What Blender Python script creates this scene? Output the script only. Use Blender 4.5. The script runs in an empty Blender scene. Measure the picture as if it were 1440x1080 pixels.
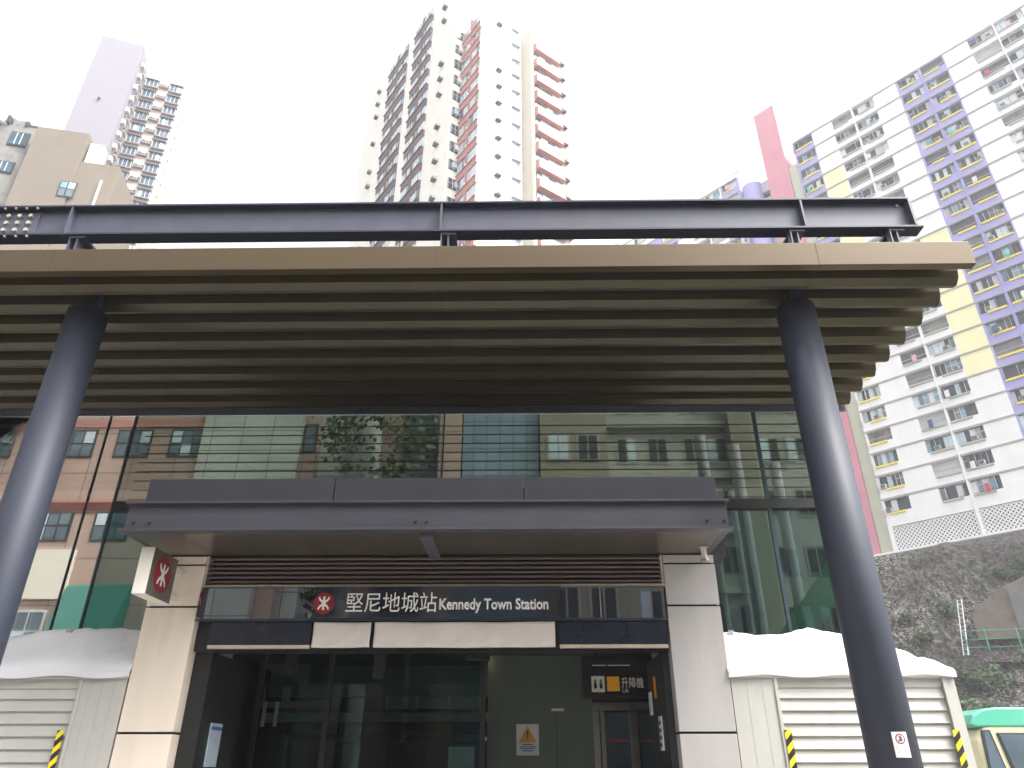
import bpy, math, random
from mathutils import Vector, noise
R = random.Random(7)
HAZE = 0.0012
S = bpy.context.scene
COL = S.collection
rad = math.radians

# ------------------------------------------------------------------ materials
def _nodes(name):
    m = bpy.data.materials.new(name); m.use_nodes = True
    nt = m.node_tree; nt.nodes.clear()
    out = nt.nodes.new('ShaderNodeOutputMaterial')
    return m, nt, out

def mat(name, col, rough=.5, metal=0., var=.12, scale=6., bump=0., bscale=40., stretch=(1, 1, 1),
        spec=.5, dirt=None, dscale=1.2, damt=.5, coat=0., dstretch=(1, 1, 1), dlo=.52, dhi=.72):
    m, nt, out = _nodes(name); N = nt.nodes.new; L = nt.links.new
    b = N('ShaderNodeBsdfPrincipled'); L(b.outputs[0], out.inputs[0])
    b.inputs['Roughness'].default_value = rough; b.inputs['Metallic'].default_value = metal
    b.inputs['Specular IOR Level'].default_value = spec
    b.inputs['Coat Weight'].default_value = coat
    tc = N('ShaderNodeTexCoord')
    mp = N('ShaderNodeMapping'); mp.inputs['Scale'].default_value = stretch; L(tc.outputs['Object'], mp.inputs[0])
    nz = N('ShaderNodeTexNoise'); nz.inputs['Scale'].default_value = scale; nz.inputs['Detail'].default_value = 5
    L(mp.outputs[0], nz.inputs['Vector'])
    rp = N('ShaderNodeValToRGB')
    lo = [max(0, c*(1-var)) for c in col]; hi = [min(1, c*(1+var)) for c in col]
    rp.color_ramp.elements[0].position = .3; rp.color_ramp.elements[0].color = (*lo, 1)
    rp.color_ramp.elements[1].position = .7; rp.color_ramp.elements[1].color = (*hi, 1)
    L(nz.outputs[0], rp.inputs[0]); src = rp.outputs[0]
    if dirt:
        mp2 = N('ShaderNodeMapping'); mp2.inputs['Scale'].default_value = dstretch; L(tc.outputs['Object'], mp2.inputs[0])
        n2 = N('ShaderNodeTexNoise'); n2.inputs['Scale'].default_value = dscale; n2.inputs['Detail'].default_value = 8
        n2.inputs['Roughness'].default_value = .65
        L(mp2.outputs[0], n2.inputs['Vector'])
        r2 = N('ShaderNodeValToRGB'); r2.color_ramp.elements[0].position = dlo; r2.color_ramp.elements[1].position = dhi
        r2.color_ramp.elements[0].color = (0, 0, 0, 1); r2.color_ramp.elements[1].color = (damt, damt, damt, 1)
        L(n2.outputs[0], r2.inputs[0])
        mx = N('ShaderNodeMixRGB'); L(r2.outputs[0], mx.inputs[0]); L(src, mx.inputs[1]); mx.inputs[2].default_value = (*dirt, 1)
        src = mx.outputs[0]
    L(src, b.inputs['Base Color'])
    rr = N('ShaderNodeMapRange'); rr.inputs[3].default_value = max(0.02, rough-.07); rr.inputs[4].default_value = min(1, rough+.07)
    L(nz.outputs[0], rr.inputs[0]); L(rr.outputs[0], b.inputs['Roughness'])
    if bump:
        n3 = N('ShaderNodeTexNoise'); n3.inputs['Scale'].default_value = bscale; n3.inputs['Detail'].default_value = 6
        L(mp.outputs[0], n3.inputs['Vector'])
        bp = N('ShaderNodeBump'); bp.inputs['Strength'].default_value = bump; bp.inputs['Distance'].default_value = .03
        L(n3.outputs[0], bp.inputs['Height']); L(bp.outputs[0], b.inputs['Normal'])
    return m

def glass(name, refl, tint, gcol=(.86, .95, .92), wav=.012, rough=0.0, wscale=.55):
    m, nt, out = _nodes(name); N = nt.nodes.new; L = nt.links.new
    mx = N('ShaderNodeMixShader'); L(mx.outputs[0], out.inputs[0])
    lw = N('ShaderNodeFresnel'); lw.inputs['IOR'].default_value = 1.5
    ad = N('ShaderNodeMath'); ad.operation = 'ADD'; ad.use_clamp = True; ad.inputs[1].default_value = refl
    L(lw.outputs[0], ad.inputs[0]); L(ad.outputs[0], mx.inputs[0])
    t = N('ShaderNodeBsdfTransparent'); t.inputs[0].default_value = (*tint, 1)
    g = N('ShaderNodeBsdfGlossy'); g.inputs[0].default_value = (*gcol, 1); g.inputs['Roughness'].default_value = rough
    tc = N('ShaderNodeTexCoord'); nz = N('ShaderNodeTexNoise'); nz.inputs['Scale'].default_value = wscale; nz.inputs['Detail'].default_value = 1
    L(tc.outputs['Object'], nz.inputs['Vector'])
    bp = N('ShaderNodeBump'); bp.inputs['Strength'].default_value = 1; bp.inputs['Distance'].default_value = wav
    L(nz.outputs[0], bp.inputs['Height']); L(bp.outputs[0], g.inputs['Normal'])
    L(t.outputs[0], mx.inputs[1]); L(g.outputs[0], mx.inputs[2])
    return m

def emis(name, col, st):
    m, nt, out = _nodes(name)
    e = nt.nodes.new('ShaderNodeEmission'); e.inputs[0].default_value = (*col, 1); e.inputs[1].default_value = st
    nt.links.new(e.outputs[0], out.inputs[0]); return m

def tilemat(name, col, grout, bw, bh, rough=.45, mortar=.012, var=.12, off=0.0, swap=True):
    """square tile / panel cladding laid in the vertical plane"""
    m, nt, out = _nodes(name); N = nt.nodes.new; L = nt.links.new
    b = N('ShaderNodeBsdfPrincipled'); L(b.outputs[0], out.inputs[0]); b.inputs['Roughness'].default_value = rough
    tc = N('ShaderNodeTexCoord'); sp = N('ShaderNodeSeparateXYZ'); L(tc.outputs['Object'], sp.inputs[0])
    ad = N('ShaderNodeMath'); ad.operation = 'ADD'; L(sp.outputs[0], ad.inputs[0]); L(sp.outputs[1], ad.inputs[1])
    cb = N('ShaderNodeCombineXYZ'); L(ad.outputs[0], cb.inputs[0]); L(sp.outputs[2], cb.inputs[1])
    bk = N('ShaderNodeTexBrick'); bk.offset = off; L(cb.outputs[0], bk.inputs['Vector'])
    bk.inputs['Scale'].default_value = 1; bk.inputs['Brick Width'].default_value = bw; bk.inputs['Row Height'].default_value = bh
    bk.inputs['Mortar Size'].default_value = mortar; bk.inputs['Mortar Smooth'].default_value = .1
    bk.inputs['Color1'].default_value = (*[c*(1-var) for c in col], 1); bk.inputs['Color2'].default_value = (*[min(1, c*(1+var)) for c in col], 1)
    bk.inputs['Mortar'].default_value = (*grout, 1)
    nz = N('ShaderNodeTexNoise'); nz.inputs['Scale'].default_value = .8; nz.inputs['Detail'].default_value = 6; L(tc.outputs['Object'], nz.inputs['Vector'])
    mr = N('ShaderNodeMapRange'); mr.inputs[3].default_value = .75; mr.inputs[4].default_value = 1.15; L(nz.outputs[0], mr.inputs[0])
    mx = N('ShaderNodeMixRGB'); mx.blend_type = 'MULTIPLY'; mx.inputs[0].default_value = 1
    L(bk.outputs[0], mx.inputs[1]); L(mr.outputs[0], mx.inputs[2]); L(mx.outputs[0], b.inputs['Base Color'])
    return m

def stripes(name, c1, c2, per):
    """diagonal hazard stripes in the x-z plane"""
    m, nt, out = _nodes(name); N = nt.nodes.new; L = nt.links.new
    b = N('ShaderNodeBsdfPrincipled'); L(b.outputs[0], out.inputs[0]); b.inputs['Roughness'].default_value = .5
    tc = N('ShaderNodeTexCoord'); sp = N('ShaderNodeSeparateXYZ'); L(tc.outputs['Object'], sp.inputs[0])
    mu = N('ShaderNodeMath'); mu.operation = 'MULTIPLY_ADD'; mu.inputs[1].default_value = -1.0; L(sp.outputs[0], mu.inputs[0]); L(sp.outputs[2], mu.inputs[2])
    dv = N('ShaderNodeMath'); dv.operation = 'DIVIDE'; dv.inputs[1].default_value = per; L(mu.outputs[0], dv.inputs[0])
    fr = N('ShaderNodeMath'); fr.operation = 'FRACT'; L(dv.outputs[0], fr.inputs[0])
    gt = N('ShaderNodeMath'); gt.operation = 'GREATER_THAN'; gt.inputs[1].default_value = .5; L(fr.outputs[0], gt.inputs[0])
    mx = N('ShaderNodeMixRGB'); mx.inputs[1].default_value = (*c1, 1); mx.inputs[2].default_value = (*c2, 1)
    L(gt.outputs[0], mx.inputs[0]); L(mx.outputs[0], b.inputs['Base Color'])
    return m

M = {}
M['steel'] = mat('steel_paint', (.082, .086, .118), .45, .1, .12, 5, .03, 60, dirt=(.085, .08, .085), dscale=1.5, damt=.5, dstretch=(.3, 1, 1.5))
M['colsteel'] = mat('column_paint', (.028, .034, .054), .6, .05, .15, 2, .02, 30, stretch=(1, 1, .15), dirt=(.052, .048, .05), dscale=2.5, damt=.6, dstretch=(1.5, 1.5, .12))
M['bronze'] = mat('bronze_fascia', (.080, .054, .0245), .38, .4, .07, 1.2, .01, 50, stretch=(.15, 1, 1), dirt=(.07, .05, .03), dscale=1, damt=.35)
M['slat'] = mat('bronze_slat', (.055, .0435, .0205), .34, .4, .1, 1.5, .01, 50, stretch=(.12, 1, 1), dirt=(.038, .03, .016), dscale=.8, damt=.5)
M['flange'] = mat('flange_navy', (.024, .027, .048), .45, .1, .12, 5)
M['canopy'] = mat('canopy_grey', (.062, .059, .074), .45, .15, .08, 3, .02, 70, dirt=(.09, .085, .088), dscale=2, damt=.35, dstretch=(.4, 1, 1.5))
M['bolt'] = mat('bolt_galv', (.55, .5, .42), .4, .6)
M['darkbolt'] = mat('bolt_dark', (.02, .02, .025), .4, .4)
M['stain'] = mat('soffit_stainless', (.20, .165, .135), .3, .75, .18, 1.5, .01, 30, stretch=(1.3, .2, 1), dirt=(.07, .055, .045), dscale=1.4, damt=.6, dstretch=(1.5, .2, 1))
M['stone'] = mat('pilaster_panel', (.78, .68, .575), .35, .0, .1, 1.1, .01, 40, stretch=(2.2, 2.2, .5), dirt=(.50, .39, .33), dscale=1.6, damt=.5, dstretch=(2.5, 2.5, .4))
M['stone2'] = mat('pilaster_panel_grey', (.445, .425, .418), .35, .0, .1, 1.1, .01, 40, stretch=(2.2, 2.2, .4), dirt=(.34, .29, .265), dscale=1.6, damt=.45, dstretch=(2.5, 2.5, .3))
M['joint'] = mat('dark_joint', (.015, .013, .013), .7)
M['black'] = mat('black_paint', (.012, .012, .014), .4)
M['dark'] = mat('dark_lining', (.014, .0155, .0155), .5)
M['louv'] = mat('vent_slat', (.22, .17, .15), .4, .4, .1)
M['strip'] = mat('pale_strip', (.55, .46, .37), .4, .3)
M['navy'] = mat('sign_navy', (.012, .016, .03), .06, 0, .1, 2, coat=.6, spec=.8)
M['signglass'] = glass('sign_side_glass', .26, (.015, .018, .03), (.85, .87, .95), .004)
M['navy2'] = mat('transom_navy', (.010, .013, .028), .15, 0, .1, 2, spec=.6)
M['white'] = mat('white_letter', (.85, .84, .80), .5, 0, .02)
M['red'] = mat('sign_red', (.27, .012, .02), .4, 0, .05)
M['signwhite'] = mat('sign_case_white', (.74, .70, .62), .35, 0, .05)
M['signgrey'] = mat('sign_case_face', (.13, .115, .10), .35, .2, .08)
M['cloth'] = mat('banner_cloth', (.60, .54, .50), .8, 0, .04, 3, .25, 5, stretch=(3, 1, 1))
M['glass'] = glass('facade_glass', .07, (.46, .485, .455), (.80, .92, .86))
M['mirror'] = glass('clear_glass', .03, (.66, .66, .64), (.9, .95, .95))
M['tealglass'] = glass('teal_glass', .06, (.33, .40, .385), (.80, .92, .86))
M['doorglass'] = glass('door_glass', .0, (.62, .72, .68), (.45, .52, .52), .006)
M['mull'] = mat('mullion_blue_grey', (.05, .075, .095), .35, .3)
M['tarp'] = mat('tarp_white', (.72, .72, .74), .55, 0, .03, 2, .2, 7)
M['booth'] = mat('booth_cream', (.47, .46, .43), .55, 0, .05, 2, .02, 30, dirt=(.36, .34, .31), dscale=2.2, damt=.4, dstretch=(2, 2, .5))
M['hazard'] = stripes('hazard_tape', (.80, .66, .02), (.02, .02, .02), .115)
M['paper'] = mat('paper', (.72, .70, .70), .7, 0, .03)
M['paperblue'] = mat('paper_blue', (.42, .50, .58), .6, 0, .06)
M['blue'] = mat('blue_ink', (.06, .14, .32), .6)
M['orange'] = mat('orange_print', (.80, .33, .02), .5)
M['inkgrey'] = mat('ink_grey', (.10, .10, .12), .6)
M['teal'] = mat('lobby_teal', (.20, .30, .30), .3)
M['bandgreen'] = mat('lobby_band', (.42, .52, .43), .3)
M['wallgreen'] = mat('hall_wall_green', (.115, .14, .115), .25, 0, .08, 1, stretch=(1, 1, .3))
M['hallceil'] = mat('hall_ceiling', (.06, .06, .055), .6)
M['inox'] = mat('lift_steel', (.38, .35, .31), .3, .8)
M['lamp'] = emis('hall_lamp', (1, .82, .5), 1.6)
M['signlit'] = emis('hanging_sign_lit', (.9, .82, .7), .05)
M['signlit2'] = emis('hanging_sign_orange', (.9, .42, .05), .07)
M['asphalt'] = mat('asphalt', (.05, .05, .052), .85, 0, .2, 20, .3, 80)
M['paving'] = mat('paving', (.33, .32, .30), .8, 0, .15, 8, .2, 60)
M['earth'] = mat('earth', (.16, .15, .12), .9, 0, .2, 2)
# towers
M['towerwhite'] = mat('tower_white', (.80, .79, .76), .7, 0, .03, .5, 0, dirt=(.60, .58, .53), dscale=.12, damt=.35, dstretch=(2, 2, .3))
M['towercream'] = mat('tower_cream', (.82, .80, .73), .7, 0, .04, .5, 0, dirt=(.72, .68, .60), dscale=.15, damt=.4, dstretch=(2, 2, .3))
M['pier'] = mat('tower_shaded_cream', (.50, .465, .39), .7, 0, .04, .5, 0, dirt=(.42, .38, .30), dscale=.2, damt=.5, dstretch=(2, 2, .3))  # tower wall colour darkened for the shade on the right wing's side
M['brown'] = mat('bay_brown', (.115, .055, .048), .6, 0, .1, 1)
M['redbay'] = mat('bay_red', (.47, .21, .18), .6, 0, .08, 1)
M['lilac'] = mat('tower_lilac', (.20, .186, .218), .8, 0, .02, .3, 0, dirt=(.18, .168, .198), dscale=.1, damt=.4)
M['pinkish'] = mat('tower_pink', (.37, .315, .29), .7, 0, .04, .5)
M['wglass'] = mat('window_glass', (.10, .14, .17), .08, 0, .3, 1, spec=.7)
M['wglassblue'] = mat('window_glass_blue', (.14, .27, .36), .08, 0, .3, 1, spec=.7)
M['wfar'] = mat('window_glass_far', (.045, .09, .125), .35, 0, .5, .8, spec=.25)
M['wpale'] = mat('window_pale', (.50, .60, .66), .2, 0, .2, 1)
M['wdark'] = mat('window_dark', (.035, .038, .045), .25, 0, .3, 1)
M['frame'] = mat('window_frame', (.62, .63, .65), .5)
M['framedark'] = mat('window_frame_dark', (.03, .04, .04), .4)
M['ac'] = mat('ac_case', (.42, .40, .36), .6, 0, .1, 2)
M['acdark'] = mat('ac_grille', (.08, .075, .07), .6)
M['rail'] = mat('sill_brown', (.22, .16, .14), .6)
M['oldgrey'] = mat('old_concrete', (.20, .195, .185), .85, 0, .2, 1.5, .2, 6, dirt=(.04, .04, .042), dscale=.9, damt=.8, dstretch=(1, 1, .5))
M['beige'] = mat('beige_render', (.165, .14, .112), .85, 0, .05, .6, .05, 10, dirt=(.11, .092, .075), dscale=.35, damt=.5, dstretch=(1.5, 1.5, .3))
# estate
M['ewhite'] = mat('estate_white', (.80, .80, .81), .7, 0, .03, .6, .05, 12, dirt=(.60, .60, .58), dscale=.25, damt=.3, dstretch=(2, 2, .4))
M['epurple'] = mat('estate_purple', (.355, .335, .64), .7, 0, .04, .6, .05, 12)
M['eyellow'] = mat('estate_yellow', (.80, .77, .47), .7, 0, .04, .6, .05, 12)
M['eband'] = mat('estate_band', (.36, .35, .36), .8, 0, .1, 1)
M['esill'] = mat('estate_sill', (.82, .68, .14), .6, 0, .05)
M['esillg'] = mat('estate_sill_grey', (.40, .41, .38), .6, 0, .05)
M['egreen'] = mat('estate_green', (.50, .53, .42), .7, 0, .05, .6)
M['ered'] = mat('estate_red', (.56, .235, .295), .7, 0, .05, .6, .05, 12)
M['egrey'] = mat('estate_grey', (.45, .46, .48), .7, 0, .06, .6)
M['tealcloth'] = mat('cloth_teal', (.20, .50, .47), .9)
M['redcloth'] = mat('cloth_red', (.50, .06, .10), .9)
M['bluecloth'] = mat('cloth_blue', (.06, .09, .20), .9)
M['whitecloth'] = mat('cloth_white', (.70, .68, .70), .9)
M['pinkcloth'] = mat('cloth_pink', (.62, .36, .44), .9)
# bus
M['busgreen'] = mat('bus_green', (.09, .42, .29), .3, 0, .05, 1, coat=.5)
M['buscream'] = mat('bus_cream', (.66, .60, .40), .3, 0, .04, 1, coat=.5)
M['tyre'] = mat('tyre', (.02, .02, .02), .8)
M['railgreen'] = mat('rail_green', (.10, .30, .20), .5)
M['leaf'] = mat('leaf', (.052, .088, .030), .6, 0, .35, 3)
M['leafdark'] = mat('leaf_dark', (.035, .060, .024), .6, 0, .35, 3)
M['bark'] = mat('bark', (.09, .07, .05), .9)
M['ivory'] = mat('ivory', (.62, .58, .52), .7)
# behind the street
M['granite'] = tilemat('pink_granite', (.42, .305, .255), (.17, .13, .115), 1.6, 1.6, .45, .02, .06)
M['pinkband'] = mat('pink_band', (.42, .20, .17), .5)
M['tilegreen'] = tilemat('pale_tile', (.46, .50, .455), (.16, .20, .17), 1.15, .8, .4, .02, .06)
M['bluewall'] = tilemat('blue_curtain_wall', (.20, .29, .36), (.12, .16, .19), .5, 1.1, .2, .03, .08)
M['oldflat'] = mat('old_flat_wall', (.36, .36, .32), .85, 0, .12, 1, 0, dirt=(.17, .16, .13), dscale=.5, damt=.7)
M['oldflat2'] = mat('old_flat_wall_ochre', (.25, .235, .18), .85, 0, .15, 1, 0, dirt=(.12, .11, .08), dscale=.5, damt=.7)
M['awning'] = mat('awning_green', (.05, .19, .155), .6, 0, .1, 2)

def rockmat():
    m, nt, out = _nodes('rock_slope'); N = nt.nodes.new; L = nt.links.new
    b = N('ShaderNodeBsdfPrincipled'); L(b.outputs[0], out.inputs[0]); b.inputs['Roughness'].default_value = .95
    tc = N('ShaderNodeTexCoord')
    def nz(sc, det=8, ro=.6, st=(1, 1, 1), lo=.4, hi=.6):
        mp = N('ShaderNodeMapping'); mp.inputs['Scale'].default_value = st; L(tc.outputs['Object'], mp.inputs[0])
        n = N('ShaderNodeTexNoise'); n.inputs['Scale'].default_value = sc; n.inputs['Detail'].default_value = det; n.inputs['Roughness'].default_value = ro
        L(mp.outputs[0], n.inputs['Vector'])
        r = N('ShaderNodeMapRange'); r.inputs[1].default_value = lo; r.inputs[2].default_value = hi; L(n.outputs[0], r.inputs[0]); return r.outputs[0]
    def mix(f, a, c, mode='MIX'):
        x = N('ShaderNodeMixRGB'); x.blend_type = mode
        L(f, x.inputs[0])
        for i, q in ((1, a), (2, c)):
            if isinstance(q, tuple): x.inputs[i].default_value = (*q, 1)
            else: L(q, x.inputs[i])
        return x.outputs[0]
    big = nz(.13, 4, .5, (1, 1, 1), .42, .60)
    fine = nz(1.5, 12, .78, (1, 1, 2.2), .36, .66)
    grain = nz(4.5, 6, .7, (1, 1, 1.5), .46, .58)
    c1 = mix(fine, (.042, .038, .033), (.27, .25, .228))            # weathered shotcrete
    c2 = mix(grain, (.05, .044, .036), (.47, .43, .39))            # broken pale rock
    col = mix(big, c1, c2)
    col = mix(nz(.5, 6, .7, (1, 1, .35), .60, .68), col, (.07, .068, .065))      # water stains
    col = mix(nz(.38, 10, .8, (1, 1, 1), .545, .60), col, (.04, .055, .02))    # moss and weeds
    L(col, b.inputs['Base Color'])
    n3 = N('ShaderNodeTexNoise'); n3.inputs['Scale'].default_value = 2.2; n3.inputs['Detail'].default_value = 10; n3.inputs['Roughness'].default_value = .75; L(tc.outputs['Object'], n3.inputs['Vector'])
    bp = N('ShaderNodeBump'); bp.inputs['Strength'].default_value = 1; bp.inputs['Distance'].default_value = .45
    L(n3.outputs[0], bp.inputs['Height']); L(bp.outputs[0], b.inputs['Normal'])
    return m
M['rock'] = rockmat()

# ------------------------------------------------------------------ mesh helpers
class MB:
    def __init__(s): s.v = []; s.f = []; s.m = []; s.mats = []
    def mi(s, m):
        m = M[m] if isinstance(m, str) else m
        if m not in s.mats: s.mats.append(m)
        return s.mats.index(m)
    def poly(s, pts, m):
        n = len(s.v); s.v += [tuple(p) for p in pts]; s.f.append(tuple(range(n, n+len(pts)))); s.m.append(s.mi(m)); return s
    def hexa(s, p, m):
        n = len(s.v); s.v += [tuple(q) for q in p]; k = s.mi(m)
        for f in ((0, 3, 2, 1), (4, 5, 6, 7), (0, 1, 5, 4), (1, 2, 6, 5), (2, 3, 7, 6), (3, 0, 4, 7)):
            s.f.append(tuple(n+i for i in f)); s.m.append(k)
        return s
    def box(s, a, b, m):
        x0, x1 = sorted((a[0], b[0])); y0, y1 = sorted((a[1], b[1])); z0, z1 = sorted((a[2], b[2]))
        return s.hexa([(x0, y0, z0), (x1, y0, z0), (x1, y1, z0), (x0, y1, z0), (x0, y0, z1), (x1, y0, z1), (x1, y1, z1), (x0, y1, z1)], m)
    def obox(s, P, u, v, w, m):
        P, u, v, w = map(Vector, (P, u, v, w))
        if u.cross(v).dot(w) < 0: P = P+u; u = -u
        return s.hexa([P, P+u, P+u+v, P+v, P+w, P+u+w, P+u+v+w, P+v+w], m)
    def prism(s, pts, z0, z1, m):          # plan polygon, counter-clockwise
        n = len(s.v); k = len(pts); mi = s.mi(m)
        s.v += [(x, y, z0) for x, y in pts]+[(x, y, z1) for x, y in pts]
        s.f.append(tuple(n+i for i in reversed(range(k)))); s.f.append(tuple(n+k+i for i in range(k))); s.m += [mi, mi]
        for i in range(k):
            j = (i+1) % k; s.f.append((n+i, n+j, n+k+j, n+k+i)); s.m.append(mi)
        return s
    def xprism(s, pts, x0, x1, m):          # (y,z) profile along x
        n = len(s.v); k = len(pts); mi = s.mi(m)
        s.v += [(x0, y, z) for y, z in pts]+[(x1, y, z) for y, z in pts]
        s.f.append(tuple(n+i for i in range(k))); s.f.append(tuple(n+k+i for i in reversed(range(k)))); s.m += [mi, mi]
        for i in range(k):
            j = (i+1) % k; s.f.append((n+j, n+i, n+k+i, n+k+j)); s.m.append(mi)
        return s
    def tube(s, a, b, r, m, n=10, r2=None, cap=True):
        a = Vector(a); b = Vector(b); d = (b-a).normalized(); r2 = r if r2 is None else r2
        u = d.orthogonal().normalized(); w = d.cross(u); k0 = len(s.v); mi = s.mi(m)
        for c, rr in ((a, r), (b, r2)):
            for i in range(n):
                t = 2*math.pi*i/n; s.v.append(tuple(c+u*math.cos(t)*rr+w*math.sin(t)*rr))
        for i in range(n):
            j = (i+1) % n; s.f.append((k0+i, k0+j, k0+n+j, k0+n+i)); s.m.append(mi)
        if cap:
            s.f.append(tuple(k0+i for i in reversed(range(n)))); s.f.append(tuple(k0+n+i for i in range(n))); s.m += [mi, mi]
        return s
    def grid(s, fn, nu, nv, m):
        k0 = len(s.v); mi = s.mi(m)
        for j in range(nv+1):
            for i in range(nu+1): s.v.append(tuple(fn(i/nu, j/nv)))
        for j in range(nv):
            for i in range(nu):
                a = k0+j*(nu+1)+i; s.f.append((a, a+1, a+nu+2, a+nu+1)); s.m.append(mi)
        return s
    def build(s, name, parent=None, bevel=0, smooth=False):
        o0 = Vector((0, 0, 0)); p = parent
        while p is not None: o0 += p.location; p = p.parent
        me = bpy.data.meshes.new(name)
        me.from_pydata([tuple(Vector(q)-o0) for q in s.v], [], s.f)
        for m in s.mats: me.materials.append(m)
        me.polygons.foreach_set('material_index', s.m)
        if smooth: me.polygons.foreach_set('use_smooth', [True]*len(s.f))
        me.update()
        o = bpy.data.objects.new(name, me); COL.objects.link(o)
        if parent is not None: o.parent = parent
        if bevel:
            b = o.modifiers.new('bevel', 'BEVEL'); b.width = bevel; b.segments = 2; b.limit_method = 'ANGLE'; b.angle_limit = rad(40)
        return o

def tag(o, label=None, cat=None, group=None, kind=None):
    if label: o['label'] = label
    if cat: o['category'] = cat
    if group: o['group'] = group
    if kind: o['kind'] = kind
    return o
def thing(name, loc, label, cat, group=None):
    o = bpy.data.objects.new(name, None); COL.objects.link(o); o.location = loc; o.empty_display_size = .3
    return tag(o, label, cat, group)
def text(name, body, size, loc, m, parent, rot=(rad(90), 0, 0), bold=.0, ext=.004, width=None, align='LEFT'):
    cu = bpy.data.curves.new(name, 'FONT'); cu.body = body; cu.size = size; cu.extrude = ext; cu.offset = bold; cu.align_x = align
    cu.resolution_u = 3
    t = bpy.data.objects.new(name+'_tmp', cu); COL.objects.link(t)
    bpy.context.view_layer.update()
    dg = bpy.context.evaluated_depsgraph_get(); me = bpy.data.meshes.new_from_object(t.evaluated_get(dg))
    bpy.data.objects.remove(t); me.name = name
    if width:
        xs = [v.co.x for v in me.vertices]; x0 = min(xs); k = width/(max(xs)-x0)
        for v in me.vertices: v.co.x = (v.co.x-x0)*k
    me.materials.clear(); me.materials.append(M[m])
    o = bpy.data.objects.new(name, me); COL.objects.link(o); o.rotation_euler = rot
    o0 = Vector((0, 0, 0)); p = parent
    while p is not None: o0 += p.location; p = p.parent
    o.location = Vector(loc)-o0; o.parent = parent
    return o
def V2(x, y): return Vector((x, y, 0))
Z = Vector((0, 0, 1))

# ------------------------------------------------------------------ camera and projection test
cam = bpy.data.cameras.new('camera'); co = bpy.data.objects.new('camera', cam); COL.objects.link(co)
PITCH, YAW = 27.9, .8
cam.sensor_width = 36; cam.lens = 1011/1440*36; cam.clip_start = .05; cam.clip_end = 3000
co.location = (0, 0, 1.6); co.rotation_euler = (rad(90+PITCH), 0, rad(YAW)); S.camera = co
def px(P):
    p, y = rad(PITCH), rad(YAW)
    fw = Vector((-math.sin(y)*math.cos(p), math.cos(y)*math.cos(p), math.sin(p))); rt = Vector((math.cos(y), math.sin(y), 0)); up = rt.cross(fw)
    d = Vector(P)-Vector((0, 0, 1.6)); z = d.dot(fw)
    if z <= 0: return (-1, -1)
    return (720+1011*d.dot(rt)/z, 540-1011*d.dot(up)/z)
def seen(P):          # false for what the station canopy hides from the street
    x, y = px(P)
    if x < 0 or x > 1440 or y < 0 or y > 1080: return False
    if y > 288 and x < 1285 and y < 334: return False
    if y > 346 and x < 1357-(y-385)*.86: return False
    return True

# ------------------------------------------------------------------ world and sun
w = bpy.data.worlds.new('World'); S.world = w; w.use_nodes = True
nt = w.node_tree; nt.nodes.clear()
out = nt.nodes.new('ShaderNodeOutputWorld'); bg = nt.nodes.new('ShaderNodeBackground'); sky = nt.nodes.new('ShaderNodeTexSky')
sun_dir = Vector((.62, -.34, .92)).normalized()
el = math.asin(sun_dir.z); rotz = math.atan2(sun_dir.x, sun_dir.y)
sky.sky_type = 'NISHITA'; sky.sun_disc = False; sky.sun_elevation = el; sky.sun_rotation = rotz
sky.air_density = 1.0; sky.dust_density = 6.0; sky.ozone_density = 1.0
hs = nt.nodes.new('ShaderNodeHueSaturation'); hs.inputs['Saturation'].default_value = .14
nt.links.new(sky.outputs[0], hs.inputs['Color']); nt.links.new(hs.outputs[0], bg.inputs[0]); nt.links.new(bg.outputs[0], out.inputs[0])
bg.inputs[1].default_value = .15
sl = bpy.data.lights.new('sun', 'SUN'); sl.energy = 1.2; sl.angle = rad(14); sl.color = (1, .96, .90)
so = bpy.data.objects.new('sun', sl); COL.objects.link(so); so.rotation_euler = (-sun_dir).to_track_quat('-Z', 'Y').to_euler(); so.location = (20, -20, 60)
S.view_settings.view_transform = 'Standard'; S.view_settings.look = 'None'; S.view_settings.gamma = 1
S.view_settings.exposure = 1.9
try: S.view_settings.use_curve_mapping = False
except Exception: pass

# ------------------------------------------------------------------ ground
def struct(name, mb): return tag(mb.build(name), None, None, None, 'structure')
struct('ground', MB().box((-290, -140, -1), (290, 240, -.14), 'earth'))
struct('road', MB().box((-200, -5.0, -.14), (200, 1.2, -.13), 'asphalt').box((6.5, 13.2, -.14), (60, 20, -.13), 'asphalt'))
struct('pavement', MB().box((-60, 1.2, -.14), (6.5, 40, 0), 'paving').box((-60, -8, -.14), (60, -5, 0), 'paving'))

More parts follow.
